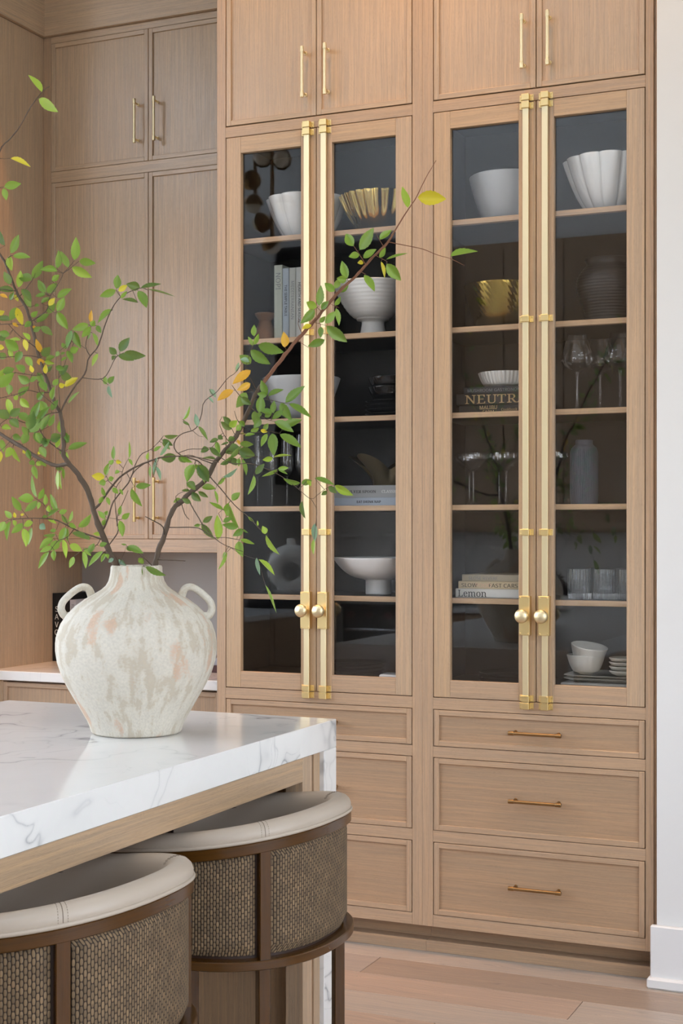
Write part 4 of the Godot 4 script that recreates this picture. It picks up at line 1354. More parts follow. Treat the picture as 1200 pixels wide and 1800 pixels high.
func twig(b: MB, r0: float, r1: float, a: Array) -> void:
	var cv := Curve3D.new()
	var n := a.size() / 3
	for i in n:
		var p := Vector3(a[i * 3], a[i * 3 + 1], a[i * 3 + 2]) * 0.001
		var k := maxi(i - 1, 0) * 3
		var m := mini(i + 1, n - 1) * 3
		var d := (Vector3(a[m], a[m + 1], a[m + 2]) - Vector3(a[k], a[k + 1], a[k + 2])) * 0.001 / 6.0
		cv.add_point(p, -d, d)
	var len := cv.get_baked_length()
	var cnt := maxi(3, int(len / 0.012))
	var path := PackedVector3Array()
	var rad := PackedFloat32Array()
	for i in cnt + 1:
		var u := float(i) / cnt
		var r := lerpf(r0, r1, u) * 0.001
		path.append(cv.sample_baked(len * u, true) + Vector3(rng.randf_range(-1, 1), rng.randf_range(-1, 1), rng.randf_range(-1, 1)) * r * 0.22)
		rad.append(r * rng.randf_range(0.88, 1.16))
	b.tube(path, rad, 9 if r0 > 3.0 else 6)

func stalks(b: MB, a: Array) -> void:
	for i in range(0, a.size(), 6):
		var p := Vector3(a[i], a[i + 1], a[i + 2]) * 0.001
		var q := Vector3(a[i + 3], a[i + 4], a[i + 5]) * 0.001
		b.tube(PackedVector3Array([p, p.lerp(q, 0.5) + Vector3(0, -0.0012, 0), q]), PackedFloat32Array([0.0008, 0.0006, 0.0006]), 5)

func plant() -> void:
	for k in 6:
		leaf_meshes.append(leaf_shape(40 + k))
	var b: MB
	var branch: Node3D
	branch = thing("leafy_branch", "dense leafy branch with dark stem leaning left out of the clay jar", "branch", MOUTH, "autumn branches in the clay jar")
	b = MB.new()
	twig(b, 8.0, 6.5, [-34, -67, 8, -42, -9, 22, -52, 28, 38, -66, 78, 55, -78, 129, 71, -87, 165, 75, -95, 200, 89, -114, 233, 98, -128, 257, 115])
	twig(b, 6.0, 5.0, [-128, 257, 115, -139, 281, 120, -139, 321, 120, -138, 363, 130, -141, 385, 131])
	twig(b, 4.6, 1.0, [-141, 385, 131, -149, 399, 135, -168, 435, 132, -183, 485, 139, -202, 529, 137, -210, 565, 140, -227, 617, 136, -238, 653, 142, -264, 690, 142, -277, 726, 148, -299, 771, 147, -316, 803, 154, -332, 860, 150, -333, 961, 151, -322, 1058, 135, -304, 1091, 116, -282, 1123, 106, -261, 1178, 86, -234, 1216, 74, -218, 1228, 67])
	twig(b, 5.0, 4.0, [-128, 257, 115, -172, 254, 101, -210, 264, 96, -254, 282, 83, -302, 306, 71, -344, 323, 57, -390, 344, 45, -436, 364, 32])
	twig(b, 2.4, 0.8, [-141, 385, 131, -114, 418, 141, -86, 453, 140, -61, 480, 140, -54, 515, 137, -27, 544, 136, -10, 598, 129, 6, 640, 121, 30, 664, 122, 53, 678, 112, 75, 687, 102, 90, 682, 95])
	twig(b, 1.3, 0.7, [-72, 468, 140, -15, 462, 142, 7, 477, 143, 20, 507, 137, 29, 519, 133, 43, 526, 127])
	twig(b, 0.9, 0.6, [-15, 462, 142, -6, 454, 138, 3, 447, 134])
	twig(b, 1.3, 0.7, [-49, 521, 137, -54, 538, 148, -53, 560, 147, -37, 593, 151])
	twig(b, 0.9, 0.6, [-54, 538, 148, -59, 547, 172, -70, 552, 188])
	twig(b, 1.5, 0.7, [-226, 616, 137, -181, 638, 138, -168, 655, 144, -158, 675, 150, -126, 704, 158, -111, 726, 162])
	twig(b, 0.8, 0.6, [-172, 649, 142, -148, 632, 146, -136, 634, 151])
	twig(b, 1.3, 0.9, [-222, 604, 137, -283, 614, 128, -334, 618, 118])
	twig(b, 1.4, 0.8, [-206, 547, 138, -211, 558, 162, -227, 573, 180, -247, 602, 200])
	twig(b, 1.2, 0.8, [-200, 524, 137, -210, 526, 173, -228, 521, 203, -254, 517, 225])
	twig(b, 1.1, 0.7, [-183, 485, 139, -181, 475, 171, -203, 477, 202, -212, 479, 218])
	twig(b, 1.3, 0.8, [-168, 435, 132, -187, 434, 163, -196, 437, 188, -222, 425, 211, -248, 416, 233])
	twig(b, 1.2, 0.7, [-149, 399, 135, -147, 410, 167, -164, 431, 185, -163, 455, 196])
	twig(b, 1.5, 0.8, [-141, 385, 131, -153, 380, 159, -164, 367, 185, -184, 353, 205, -219, 366, 231, -242, 350, 242])
	twig(b, 2.2, 0.8, [-139, 285, 120, -156, 306, 149, -169, 326, 166, -173, 347, 178])
	twig(b, 1.0, 0.6, [-139, 371, 131, -138, 434, 141, -132, 496, 149, -116, 495, 153])
	twig(b, 1.3, 0.9, [-266, 695, 143, -291, 697, 176])
	twig(b, 1.2, 0.7, [-299, 771, 147, -280, 784, 149, -267, 783, 154])
	twig(b, 1.2, 0.6, [-257, 680, 142, -211, 718, 151, -198, 733, 157])
	twig(b, 1.4, 0.8, [-374, 336, 49, -344, 317, 57, -299, 300, 70])
	twig(b, 2.4, 0.9, [-63, 65, 51, -70, 76, 100, -80, 86, 137, -94, 100, 165, -108, 114, 193, -123, 118, 211, -147, 119, 233, -167, 118, 252, -198, 116, 266])
	twig(b, 0.9, 0.6, [-123, 118, 211, -122, 148, 221, -131, 162, 236, -141, 169, 241])
	twig(b, 0.8, 0.6, [-157, 118, 242, -164, 134, 251, -169, 141, 253])
	twig(b, 0.8, 0.6, [-94, 100, 165, -101, 128, 179, -107, 137, 193])
	twig(b, 1.1, 0.6, [-87, 93, 151, -91, 72, 175, -104, 65, 192, -112, 48, 206])
	twig(b, 1.1, 0.6, [-65, 68, 66, -60, 50, 96, -69, 42, 133, -87, 25, 151])
	twig(b, 1.0, 0.6, [-56, 40, 42, -53, 35, 71, -55, 24, 83])
	twig(b, 3.0, 1.0, [-82, 143, 73, -67, 150, 77, -37, 186, 75, -12, 214, 75, 13, 232, 75, 39, 249, 63, 70, 260, 60, 96, 270, 49, 129, 274, 35, 169, 273, 6, 197, 266, -17, 218, 260, -37])
	twig(b, 2.6, 1.3, [-68, 86, 57, -63, 96, 53, -56, 129, 40, -54, 158, 28, -43, 183, 12, -29, 209, -5, -19, 231, -9, -9, 246, -14, 15, 264, -25])
	twig(b, 1.5, 0.7, [-20, 229, -9, 28, 261, 46, 47, 282, 49, 66, 292, 40, 88, 309, 41, 101, 326, 36])
	twig(b, 1.6, 0.6, [-58, 48, 45, -20, 86, 56, -17, 114, 66, -16, 164, 76, -12, 200, 75, 3, 213, 79, 8, 242, 77, 21, 269, 71])
	twig(b, 1.2, 0.6, [-19, 100, 61, -9, 128, 74, 7, 157, 77, 25, 189, 80])
	twig(b, 0.9, 0.5, [-12, 197, 75, -19, 206, 89, -24, 223, 102, -15, 251, 98])
	twig(b, 0.8, 0.5, [9, 244, 76, -5, 260, 83, -13, 266, 86])
	twig(b, 0.7, 0.5, [-17, 118, 67, -31, 121, 83, -39, 124, 87])
	twig(b, 0.9, 0.6, [16, 234, 73, 31, 213, 77, 45, 199, 83])
	twig(b, 0.9, 0.6, [84, 265, 55, 91, 256, 51, 96, 273, 49])
	twig(b, 0.6, 0.4, [-43, -5, 24, -15, 21, 43, 5, 50, 56])
	stalks(b, [-277, 784, 150, -281, 790, 147, -316, 803, 154, -296, 811, 149, -111, 726, 162, -78, 755, 162, -111, 726, 162, -78, 757, 142, -111, 726, 162, -84, 739, 165, -111, 726, 162, -127, 738, 166, -111, 726, 162, -105, 741, 149, -111, 726, 162, -122, 730, 171, -267, 697, 143, -252, 701, 153, -132, 698, 156, -144, 709, 163, -158, 675, 150, -173, 683, 149, -158, 675, 150, -172, 684, 146, -158, 675, 150, -166, 678, 159, -152, 681, 152, -145, 671, 140, -171, 652, 142, -191, 660, 142, -238, 653, 142, -220, 657, 130, -181, 638, 138, -181, 636, 130, -217, 620, 137, -209, 613, 136, -229, 624, 137, -215, 626, 150, -220, 596, 138, -209, 605, 120, -243, 660, 142, -261, 653, 147, -243, 660, 142, -262, 653, 147, -264, 690, 142, -272, 686, 144, -271, 696, 150, -267, 693, 150, -272, 712, 146, -268, 708, 165, -239, 695, 146, -234, 695, 165, -248, 688, 144, -248, 683, 135, -291, 697, 176, -287, 683, 182, -334, 618, 118, -335, 643, 125, -293, 615, 126, -281, 622, 143, -293, 615, 126, -283, 616, 136, -217, 586, 139, -215, 590, 142, -259, 683, 142, -282, 672, 148, 30, 664, 122, 22, 683, 130, 30, 664, 122, 17, 682, 123, 30, 664, 122, 25, 678, 125, 66, 683, 106, 79, 677, 120, 57, 680, 110, 68, 650, 104, 3, 632, 123, 6, 635, 120, -37, 593, 151, -42, 601, 143, -37, 593, 151, -48, 598, 145, -37, 593, 151, -21, 593, 151, -43, 580, 150, -39, 577, 143, -38, 532, 136, -29, 527, 133, 29, 519, 133, 35, 520, 148, 27, 516, 134, 20, 519, 130, 34, 521, 131, 42, 526, 146, -70, 552, 188, -73, 581, 183, -70, 552, 188, -66, 577, 181, -70, 552, 188, -88, 535, 186, -66, 550, 182, -73, 527, 189, -70, 552, 188, -85, 531, 183, -116, 495, 153, -104, 518, 157, -70, 552, 188, -97, 528, 201, -125, 496, 151, -126, 526, 151, -200, 524, 137, -194, 528, 133, -204, 537, 137, -192, 536, 138, -195, 512, 138, -191, 519, 123, -195, 512, 138, -185, 514, 137, -198, 521, 137, -203, 513, 145, -183, 485, 139, -168, 484, 149, -183, 485, 139, -169, 480, 154, -190, 476, 184, -183, 480, 189, -132, 496, 149, -132, 495, 164, -134, 471, 146, -127, 475, 151, -134, 471, 146, -133, 476, 141, -136, 446, 143, -128, 448, 130, -136, 446, 143, -132, 448, 151, -174, 455, 135, -154, 452, 145, -119, 412, 139, -108, 404, 145, -147, 410, 167, -142, 413, 166, -150, 381, 153, -153, 388, 153, -187, 434, 163, -185, 415, 167, -163, 455, 196, -150, 456, 205, -182, 477, 165, -189, 484, 160, -196, 437, 188, -188, 455, 195, -190, 476, 184, -187, 459, 196, -217, 427, 206, -218, 422, 200, -222, 425, 211, -217, 412, 217, -227, 423, 215, -222, 450, 230, -248, 416, 233, -244, 442, 250, -212, 479, 218, -252, 465, 235, -212, 479, 218, -231, 477, 244, -198, 477, 196, -190, 477, 213, -218, 524, 185, -207, 533, 199, -221, 523, 191, -222, 538, 192, -224, 570, 177, -231, 565, 172, -211, 558, 162, -203, 564, 172, -239, 591, 192, -237, 575, 209, -239, 591, 192, -245, 570, 214, -254, 517, 225, -247, 541, 242, -239, 519, 212, -248, 538, 203, -244, 518, 216, -245, 519, 211, -212, 430, 202, -215, 418, 195, -238, 419, 224, -229, 415, 229, -176, 358, 197, -173, 359, 208, -184, 353, 205, -174, 337, 218, -173, 347, 178, -170, 353, 188, -184, 353, 205, -179, 331, 207, -171, 335, 171, -168, 337, 173, -171, 339, 173, -156, 348, 159, -219, 366, 231, -216, 370, 236, -223, 363, 233, -222, 364, 231, -205, 360, 221, -203, 380, 218, -242, 350, 242, -242, 345, 234, -184, 353, 205, -187, 325, 201, -302, 306, 71, -289, 312, 84, -353, 327, 55, -333, 336, 67, -139, 330, 122, -145, 333, 123, -159, 310, 152, -160, 317, 144, -139, 338, 124, -133, 335, 119, -139, 289, 120, -125, 292, 122, -171, 339, 173, -188, 333, 176, -167, 322, 163, -167, 316, 177, -171, 339, 173, -173, 332, 189, -159, 310, 152, -163, 298, 173, -159, 310, 152, -153, 315, 158, -139, 305, 120, -130, 307, 120, -139, 281, 120, -153, 282, 114, -139, 285, 120, -125, 286, 128])
	stalks(b, [-335, 313, 60, -346, 306, 55, -335, 313, 60, -343, 305, 52, -350, 321, 56, -369, 296, 72, -374, 336, 49, -388, 329, 42, -161, 314, 156, -175, 298, 171, -245, 279, 86, -242, 289, 86, -228, 271, 91, -227, 267, 97, -254, 282, 83, -259, 266, 97, -237, 275, 88, -253, 256, 90, -237, 275, 88, -231, 264, 106, -172, 254, 101, -159, 242, 116, -163, 255, 104, -162, 237, 102, -146, 256, 110, -147, 245, 107, -172, 254, 101, -177, 247, 100, -137, 166, 239, -130, 169, 244, -122, 136, 217, -106, 134, 227, -179, 117, 258, -170, 120, 275, -186, 117, 260, -194, 115, 253, -198, 116, 266, -200, 111, 278, -192, 116, 263, -187, 112, 272, -167, 118, 252, -171, 107, 244, -173, 117, 255, -171, 126, 255, -151, 119, 237, -145, 109, 240, -167, 118, 252, -156, 95, 264, -151, 119, 237, -155, 97, 231, -137, 119, 224, -126, 104, 239, -132, 118, 220, -133, 123, 219, -95, 105, 168, -99, 110, 158, -95, 105, 168, -83, 107, 179, -82, 88, 143, -70, 97, 157, -97, 103, 171, -102, 98, 166, -94, 100, 165, -94, 95, 168, -104, 65, 192, -114, 81, 190, -105, 111, 188, -102, 91, 205, -106, 61, 195, -118, 70, 193, -112, 48, 206, -111, 51, 213, -112, 48, 206, -115, 37, 216, -112, 48, 206, -111, 41, 201, -91, 72, 175, -89, 55, 167, -69, 42, 133, -73, 45, 130, -70, 76, 100, -77, 70, 95, -66, 78, 55, -66, 81, 61, -66, 45, 118, -57, 33, 126, -61, 54, 90, -51, 50, 92, -53, 35, 71, -56, 38, 69, -53, 36, 65, -55, 32, 60, -53, 36, 65, -48, 31, 68, -48, 13, 32, -39, 18, 46, -21, 16, 39, -33, 18, 33, -24, 223, 102, -33, 223, 95, -22, 216, 97, -20, 211, 111, -24, 223, 102, -28, 226, 101, 7, 236, 77, 10, 237, 96, -43, 178, 75, -43, 175, 80, -49, 171, 76, -48, 175, 83, -43, 178, 75, -38, 173, 81, -38, 123, 86, -32, 118, 97, -38, 123, 86, -30, 127, 96, -61, 102, 51, -64, 101, 57, -40, 188, 9, -34, 194, 27, -9, 128, 74, -2, 127, 77, -13, 117, 69, -5, 118, 61, -13, 117, 69, 1, 115, 82, 45, 199, 83, 37, 194, 84, 91, 256, 51, 84, 251, 51, 70, 260, 60, 75, 251, 56, 91, 256, 51, 79, 226, 47, 70, 260, 60, 72, 264, 65, 66, 292, 40, 81, 287, 51, 96, 319, 38, 98, 316, 38, 91, 312, 40, 96, 309, 35, 137, 274, 29, 130, 275, 22, -234, 1216, 74, -230, 1210, 83, -245, 1201, 79, -240, 1195, 84, -324, 1038, 138, -295, 1037, 129, -333, 961, 151, -295, 959, 155, -333, 961, 151, -299, 957, 152, 5, 50, 56, 8, 54, 62])
	obj("stem", b, M.bark, branch)
	leaves(branch, [-281, 790, 147, -272, 841, 126, 23, 1, 36, -296, 811, 149, -318, 853, 144, 19, 2, -40, -267, 783, 155, -219, 775, 149, 22, 0, -22, -284, 785, 146, -278, 747, 144, 20, 3, 22, -78, 755, 162, -67, 810, 173, 26, 0, 30, -78, 757, 142, -33, 749, 137, 20, 0, 22, -84, 739, 165, -46, 716, 134, 25, 3, 38, -127, 738, 166, -116, 781, 175, 20, 1, 40, -105, 741, 149, -121, 782, 160, 21, 1, 29, -122, 730, 171, -166, 735, 180, 23, 0, 22, -211, 721, 150, -177, 764, 155, 24, 1, 32, -218, 720, 142, -254, 730, 151, 31, 1, 22, -252, 701, 153, -247, 744, 151, 20, 3, 28, -144, 709, 163, -130, 725, 152, 15, 0, 22, -173, 683, 149, -193, 717, 152, 20, 1, -22, -172, 684, 146, -149, 709, 135, 20, 1, 22, -166, 678, 159, -188, 672, 171, 14, 1, 22, -145, 671, 140, -108, 692, 130, 23, 0, -22, -137, 634, 151, -126, 671, 136, 21, 0, 22, -138, 634, 148, -117, 591, 133, 24, 0, 22, -164, 651, 149, -153, 671, 138, 14, 4, 22, -191, 660, 142, -175, 675, 124, 15, 1, -22, -220, 657, 130, -208, 657, 126, 12, 1, -22, -181, 636, 130, -157, 659, 130, 19, 1, 22, -209, 613, 136, -187, 636, 112, 22, 1, -22, -215, 626, 150, -196, 639, 149, 14, 0, 22, -209, 605, 120, -184, 583, 103, 22, 2, -22, -218, 615, 146, -234, 601, 152, 15, 1, -22, -261, 653, 147, -254, 609, 131, 22, 4, 30, -262, 653, 147, -282, 621, 148, 22, 1, -22, -272, 686, 144, -267, 670, 134, 12, 4, -22, -267, 693, 150, -309, 700, 164, 22, 2, 22, -268, 708, 165, -281, 740, 173, 22, 2, 22, -234, 695, 165, -213, 662, 153, 22, 2, -22, -248, 683, 135, -240, 654, 118, 19, 1, -22, -287, 683, 182, -265, 672, 180, 12, 5, -22, -335, 643, 125, -320, 651, 119, 14, 4, 22, -281, 622, 143, -322, 628, 149, 20, 2, 22, -283, 616, 136, -270, 606, 129, 11, 5, -22, -219, 604, 139, -212, 600, 134, 8, 5, 22, -215, 590, 142, -201, 602, 131, 14, 1, 22, -282, 672, 148, -268, 692, 149, 14, 1, -22, 22, 683, 130, 19, 719, 118, 21, 1, 22, 17, 682, 123, -19, 666, 140, 20, 0, -22, 25, 678, 125, 43, 694, 112, 14, 4, 22, 68, 688, 94, 43, 696, 117, 23, 2, -22, 85, 683, 119, 129, 692, 96, 23, 2, -43, 92, 682, 99, 143, 668, 53, 31, 2, -66, 79, 677, 120, 98, 634, 114, 26, 1, -22, 68, 650, 104, 35, 658, 123, 17, 2, 37, 37, 659, 134, 52, 676, 128, 10, 0, 35, 6, 635, 120, -29, 602, 131, 22, 0, 34, -42, 601, 143, -34, 632, 152, 15, 5, -39, -48, 598, 145, -78, 583, 172, 20, 0, -22, -31, 590, 162, -54, 564, 166, 17, 0, -22, -28, 590, 165, -19, 604, 163, 15, 0, 22, -21, 593, 151, -8, 574, 150, 14, 1, 22, -39, 577, 143, -35, 545, 126, 16, 0, -46, -57, 562, 136, -45, 578, 137, 9, 1, -37, -29, 527, 133, -38, 494, 145, 16, 3, 37, 35, 520, 148, 19, 537, 156, 18, 2, -22, 20, 519, 130, 13, 508, 134, 12, 2, 22, 42, 526, 146, 64, 560, 135, 26, 2, -22, 37, 527, 118, 88, 519, 100, 24, 2, 30, 32, 518, 138, 64, 506, 116, 21, 2, -22, -8, 449, 127, -16, 471, 123, 14, 0, -22, 2, 450, 132, 13, 469, 124, 17, 1, -22, -3, 447, 126, 6, 417, 123, 14, 6, 45, -73, 581, 183, -73, 534, 201, 21, 1, 36, -66, 577, 181, -51, 536, 174, 20, 1, 23, -88, 535, 186, -99, 550, 185, 14, 1, 22, -73, 527, 189, -54, 536, 180, 18, 0, 22, -85, 531, 183, -68, 499, 187, 17, 1, -22, -104, 518, 157, -114, 508, 168, 9, 0, 22, -97, 528, 201, -102, 514, 207, 11, 1, -22, -126, 526, 151, -118, 532, 144, 9, 1, -22, -194, 528, 133, -171, 550, 132, 23, 2, 22, -192, 536, 138, -199, 569, 153, 17, 5, -31, -191, 519, 123, -171, 528, 110, 17, 1, -22, -185, 514, 137, -159, 508, 130, 12, 3, 32, -203, 513, 145, -184, 513, 136, 17, 5, 22, -168, 484, 149, -157, 501, 142, 15, 2, -22, -169, 480, 154, -166, 504, 156, 14, 4, -22, -183, 480, 189, -190, 499, 189, 12, 4, 22, -132, 495, 164, -111, 488, 156, 15, 1, 22, -127, 475, 151, -110, 500, 142, 23, 2, -22, -133, 476, 141, -107, 470, 132, 23, 2, 22, -128, 448, 130, -105, 472, 107, 22, 4, -22, -132, 448, 151, -117, 452, 146, 14, 4, 22, -154, 452, 145, -141, 468, 137, 15, 0, 22, -108, 404, 145, -75, 432, 144, 18, 0, -52, -142, 413, 166, -129, 446, 173, 16, 0, -25, -153, 388, 153, -139, 415, 143, 18, 1, -22, -157, 380, 162, -181, 412, 159, 24, 0, -22, -185, 415, 167, -166, 433, 164, 21, 1, -22, -150, 456, 205, -131, 431, 204, 21, 1, -22, -189, 484, 160, -172, 452, 155, 18, 1, 22, -188, 455, 195, -206, 472, 217, 23, 1, -22, -187, 459, 196, -164, 466, 194, 17, 0, -22, -218, 422, 200, -193, 446, 188, 21, 1, -22, -217, 412, 217, -207, 423, 217, 12, 3, 22, -222, 450, 230, -222, 423, 234, 18, 1, -22, -244, 442, 250, -201, 476, 240, 27, 0, 22, -252, 465, 235, -236, 488, 233, 14, 3, 22, -231, 477, 244, -207, 487, 231, 21, 1, 22, -190, 477, 213, -212, 497, 218, 21, 1, 22, -212, 522, 180, -203, 498, 163, 20, 0, -22, -207, 533, 199, -223, 506, 205, 24, 1, 22, -222, 538, 192, -255, 564, 203, 28, 0, -22, -231, 565, 172, -263, 568, 176, 13, 3, 27, -216, 567, 179, -212, 537, 173, 15, 4, -22, -203, 564, 172, -220, 582, 179, 14, 3, 22, -237, 575, 209, -259, 580, 226, 18, 1, -22, -245, 570, 214, -266, 563, 216, 15, 2, -22, -247, 541, 242, -236, 540, 233, 14, 4, 22, -248, 538, 203, -239, 518, 194, 14, 3, -22, -245, 519, 211, -260, 527, 226, 18, 2, -22, -215, 418, 195, -201, 396, 177, 20, 3, 22, -229, 415, 229, -220, 372, 230, 20, 3, -32, -173, 359, 208, -150, 407, 205, 24, 1, -22])
	leaves(branch, [-174, 337, 218, -159, 383, 220, 27, 2, 22, -170, 353, 188, -135, 395, 183, 24, 1, -35, -179, 331, 207, -160, 367, 186, 27, 1, 22, -168, 337, 173, -157, 379, 152, 21, 1, -22, -156, 348, 159, -138, 378, 162, 15, 1, 33, -216, 370, 236, -196, 390, 222, 21, 2, 22, -222, 364, 231, -252, 384, 241, 30, 2, 22, -210, 360, 248, -191, 341, 235, 24, 2, -22, -203, 380, 218, -177, 356, 214, 23, 1, -22, -242, 345, 234, -217, 338, 230, 18, 3, -22, -187, 325, 201, -201, 346, 209, 18, 1, 22, -289, 312, 84, -276, 347, 80, 22, 1, 22, -333, 336, 67, -309, 326, 61, 18, 1, 22, -145, 333, 123, -151, 367, 117, 15, 3, -34, -160, 317, 144, -136, 329, 136, 22, 2, 22, -133, 335, 119, -124, 309, 118, 14, 1, 22, -125, 292, 122, -91, 309, 87, 23, 1, -29, -188, 333, 176, -167, 304, 177, 18, 1, 22, -167, 316, 177, -151, 304, 170, 17, 2, 22, -173, 332, 189, -168, 307, 177, 20, 1, -22, -163, 298, 173, -143, 315, 172, 20, 1, -22, -153, 315, 158, -128, 322, 148, 18, 2, 22, -138, 295, 152, -133, 317, 143, 14, 3, -22, -130, 307, 120, -123, 329, 118, 11, 1, -22, -153, 282, 114, -148, 296, 114, 9, 1, 22, -125, 286, 128, -116, 269, 130, 8, 3, 45, -346, 306, 55, -353, 279, 70, 21, 3, -22, -343, 305, 52, -330, 268, 37, 19, 3, 51, -369, 296, 72, -375, 268, 64, 13, 4, -35, -388, 329, 42, -379, 294, 44, 16, 0, -22, -299, 297, 70, -289, 287, 69, 10, 4, 22, -273, 297, 87, -267, 271, 80, 16, 1, 22, -175, 298, 171, -163, 271, 163, 20, 1, -22, -242, 289, 86, -232, 286, 85, 8, 4, 22, -227, 267, 97, -214, 252, 88, 14, 0, -22, -259, 266, 97, -247, 257, 91, 16, 1, -22, -253, 256, 90, -243, 221, 85, 17, 0, 22, -231, 264, 106, -222, 255, 99, 13, 3, 22, -159, 242, 116, -148, 191, 129, 23, 3, 64, -162, 237, 102, -155, 193, 103, 20, 3, 54, -147, 245, 107, -152, 219, 100, 12, 0, 42, -177, 247, 100, -159, 243, 88, 14, 1, -22, -130, 169, 244, -145, 226, 242, 26, 0, -65, -126, 165, 243, -112, 192, 242, 14, 0, 24, -136, 167, 249, -164, 166, 274, 28, 0, 22, -127, 162, 248, -153, 135, 264, 18, 1, -33, -129, 159, 236, -129, 141, 244, 10, 0, -22, -175, 137, 246, -196, 172, 256, 19, 0, -22, -127, 151, 214, -122, 179, 223, 13, 0, 27, -106, 134, 227, -107, 151, 229, 13, 3, -22, -97, 137, 207, -121, 179, 202, 20, 0, -41, -111, 123, 227, -81, 142, 220, 16, 1, -38, -100, 132, 196, -84, 139, 185, 14, 0, 22, -187, 119, 270, -199, 137, 280, 16, 0, 22, -170, 120, 275, -176, 133, 274, 9, 4, -22, -194, 115, 253, -193, 100, 246, 11, 3, -22, -200, 111, 278, -207, 86, 292, 19, 0, -22, -187, 112, 272, -200, 65, 268, 21, 0, 45, -171, 107, 244, -202, 83, 249, 18, 0, -22, -171, 126, 255, -163, 130, 252, 7, 4, 22, -145, 109, 240, -167, 100, 247, 19, 3, 22, -156, 95, 264, -145, 50, 269, 21, 3, -30, -155, 97, 231, -165, 54, 231, 20, 0, 45, -126, 118, 208, -105, 105, 200, 12, 3, -32, -126, 104, 239, -112, 93, 235, 18, 6, 22, -133, 123, 219, -119, 123, 216, 9, 1, -22, -97, 107, 163, -113, 128, 166, 12, 1, -22, -99, 110, 158, -95, 138, 146, 13, 0, 51, -83, 107, 179, -64, 95, 174, 12, 0, 22, -70, 97, 157, -33, 130, 158, 21, 0, 41, -102, 98, 166, -105, 58, 185, 20, 0, 22, -98, 68, 184, -100, 21, 166, 21, 3, -53, -94, 95, 168, -90, 62, 173, 15, 0, 42, -114, 81, 190, -144, 77, 199, 14, 1, -53, -102, 91, 205, -116, 88, 211, 11, 1, -22, -118, 70, 193, -147, 44, 210, 20, 0, 22, -111, 51, 213, -133, 37, 229, 14, 0, -27, -104, 65, 192, -127, 40, 195, 23, 0, -22, -115, 37, 216, -146, -4, 215, 21, 0, 39, -111, 41, 201, -108, 15, 205, 15, 0, 22, -89, 55, 167, -63, 39, 151, 20, 3, 22, -73, 45, 130, -58, 26, 120, 14, 0, -22, -68, 39, 140, -65, -5, 134, 20, 0, -50, -85, 25, 155, -91, -3, 165, 14, 0, -22, -78, 84, 174, -35, 65, 159, 22, 2, -40, -77, 70, 95, -98, 86, 110, 14, 1, -22, -66, 81, 61, -86, 81, 67, 11, 3, -22, -57, 33, 126, -52, 57, 114, 18, 1, -22, -51, 50, 92, -36, 57, 81, 15, 1, -22, -56, 38, 69, -80, -1, 97, 24, 0, 49, -55, 32, 60, -64, 9, 64, 12, 0, 22, -48, 31, 68, -41, 18, 68, 11, 0, -22, -39, 18, 46, -53, 9, 49, 12, 6, 22, -33, 18, 33, -16, 0, 23, 12, 6, 22, -33, 223, 95, -64, 226, 107, 21, 4, -22, -20, 211, 111, -34, 206, 121, 17, 0, -22, -28, 226, 101, -15, 257, 104, 15, 0, -22, -7, 251, 110, -3, 265, 104, 14, 0, -22, -2, 265, 103, -9, 300, 92, 15, 0, -42, 2, 262, 100, 15, 258, 94, 11, 4, 22, 16, 269, 63, 16, 312, 63, 19, 0, 73, 26, 268, 79, 36, 251, 77, 9, 0, -22, -17, 216, 105, -7, 220, 96, 14, 0, 22, 10, 237, 96, 2, 230, 104, 12, 0, 22, -43, 175, 80, -48, 198, 86, 11, 0, -22, -48, 175, 83, -59, 157, 81, 12, 0, -22, -38, 173, 81, -35, 153, 71, 11, 0, -22, -32, 118, 97, -47, 138, 105, 15, 0, 22, -30, 127, 96, -24, 138, 95, 12, 0, -22, -64, 101, 57, -57, 119, 54, 12, 0, -22, -14, 196, 90, -1, 181, 84, 14, 0, 22, -34, 194, 27, -25, 179, 25, 9, 0, -22, -2, 127, 77, 3, 152, 77, 12, 0, -22, -5, 118, 61, 14, 133, 55, 15, 0, 22, 1, 115, 82, 2, 74, 70, 19, 0, -25, 37, 194, 84, 57, 149, 66, 24, 0, 49, 53, 198, 91, 88, 202, 76, 17, 1, 26, 84, 251, 51, 102, 213, 55, 18, 6, -57, 75, 251, 56, 80, 220, 63, 14, 0, 60, 101, 275, 56, 118, 311, 38, 19, 6, 68])
	leaves(branch, [79, 226, 47, 98, 272, 58, 22, 6, -71, 72, 264, 65, 70, 284, 58, 9, 3, -22, 81, 287, 51, 100, 299, 46, 11, 0, -22, 99, 326, 31, 128, 328, 11, 16, 2, 58, 98, 316, 38, 124, 301, 30, 15, 2, 22, 96, 309, 35, 110, 292, 20, 14, 2, -22, 130, 275, 22, 89, 269, 26, 25, 2, -22, -230, 1210, 83, -260, 1253, 100, 25, 3, 36, -240, 1195, 84, -181, 1154, 83, 27, 3, 37, -295, 1037, 129, -260, 1019, 92, 25, 4, -41, -295, 959, 155, -261, 969, 130, 22, 0, 22, -299, 957, 152, -298, 928, 141, 17, 0, -22, 8, 54, 62, -1, 56, 71, 6, 1, -43])
	branch = thing("leafy_branch", "long slender leafy branch reaching right across the glass doors", "branch", MOUTH, "autumn branches in the clay jar")
	b = MB.new()
	twig(b, 6.8, 5.4, [31, -67, -21, 44, -9, -16, 48, 13, -17, 52, 35, -19, 65, 71, -25, 73, 100, -28, 81, 129, -32, 87, 151, -45, 103, 165, -52, 123, 187, -61, 140, 206, -80, 159, 231, -88, 166, 256, -102, 189, 290, -112, 202, 312, -129, 219, 339, -136, 222, 360, -149, 237, 393, -155, 250, 438, -172, 262, 469, -188])
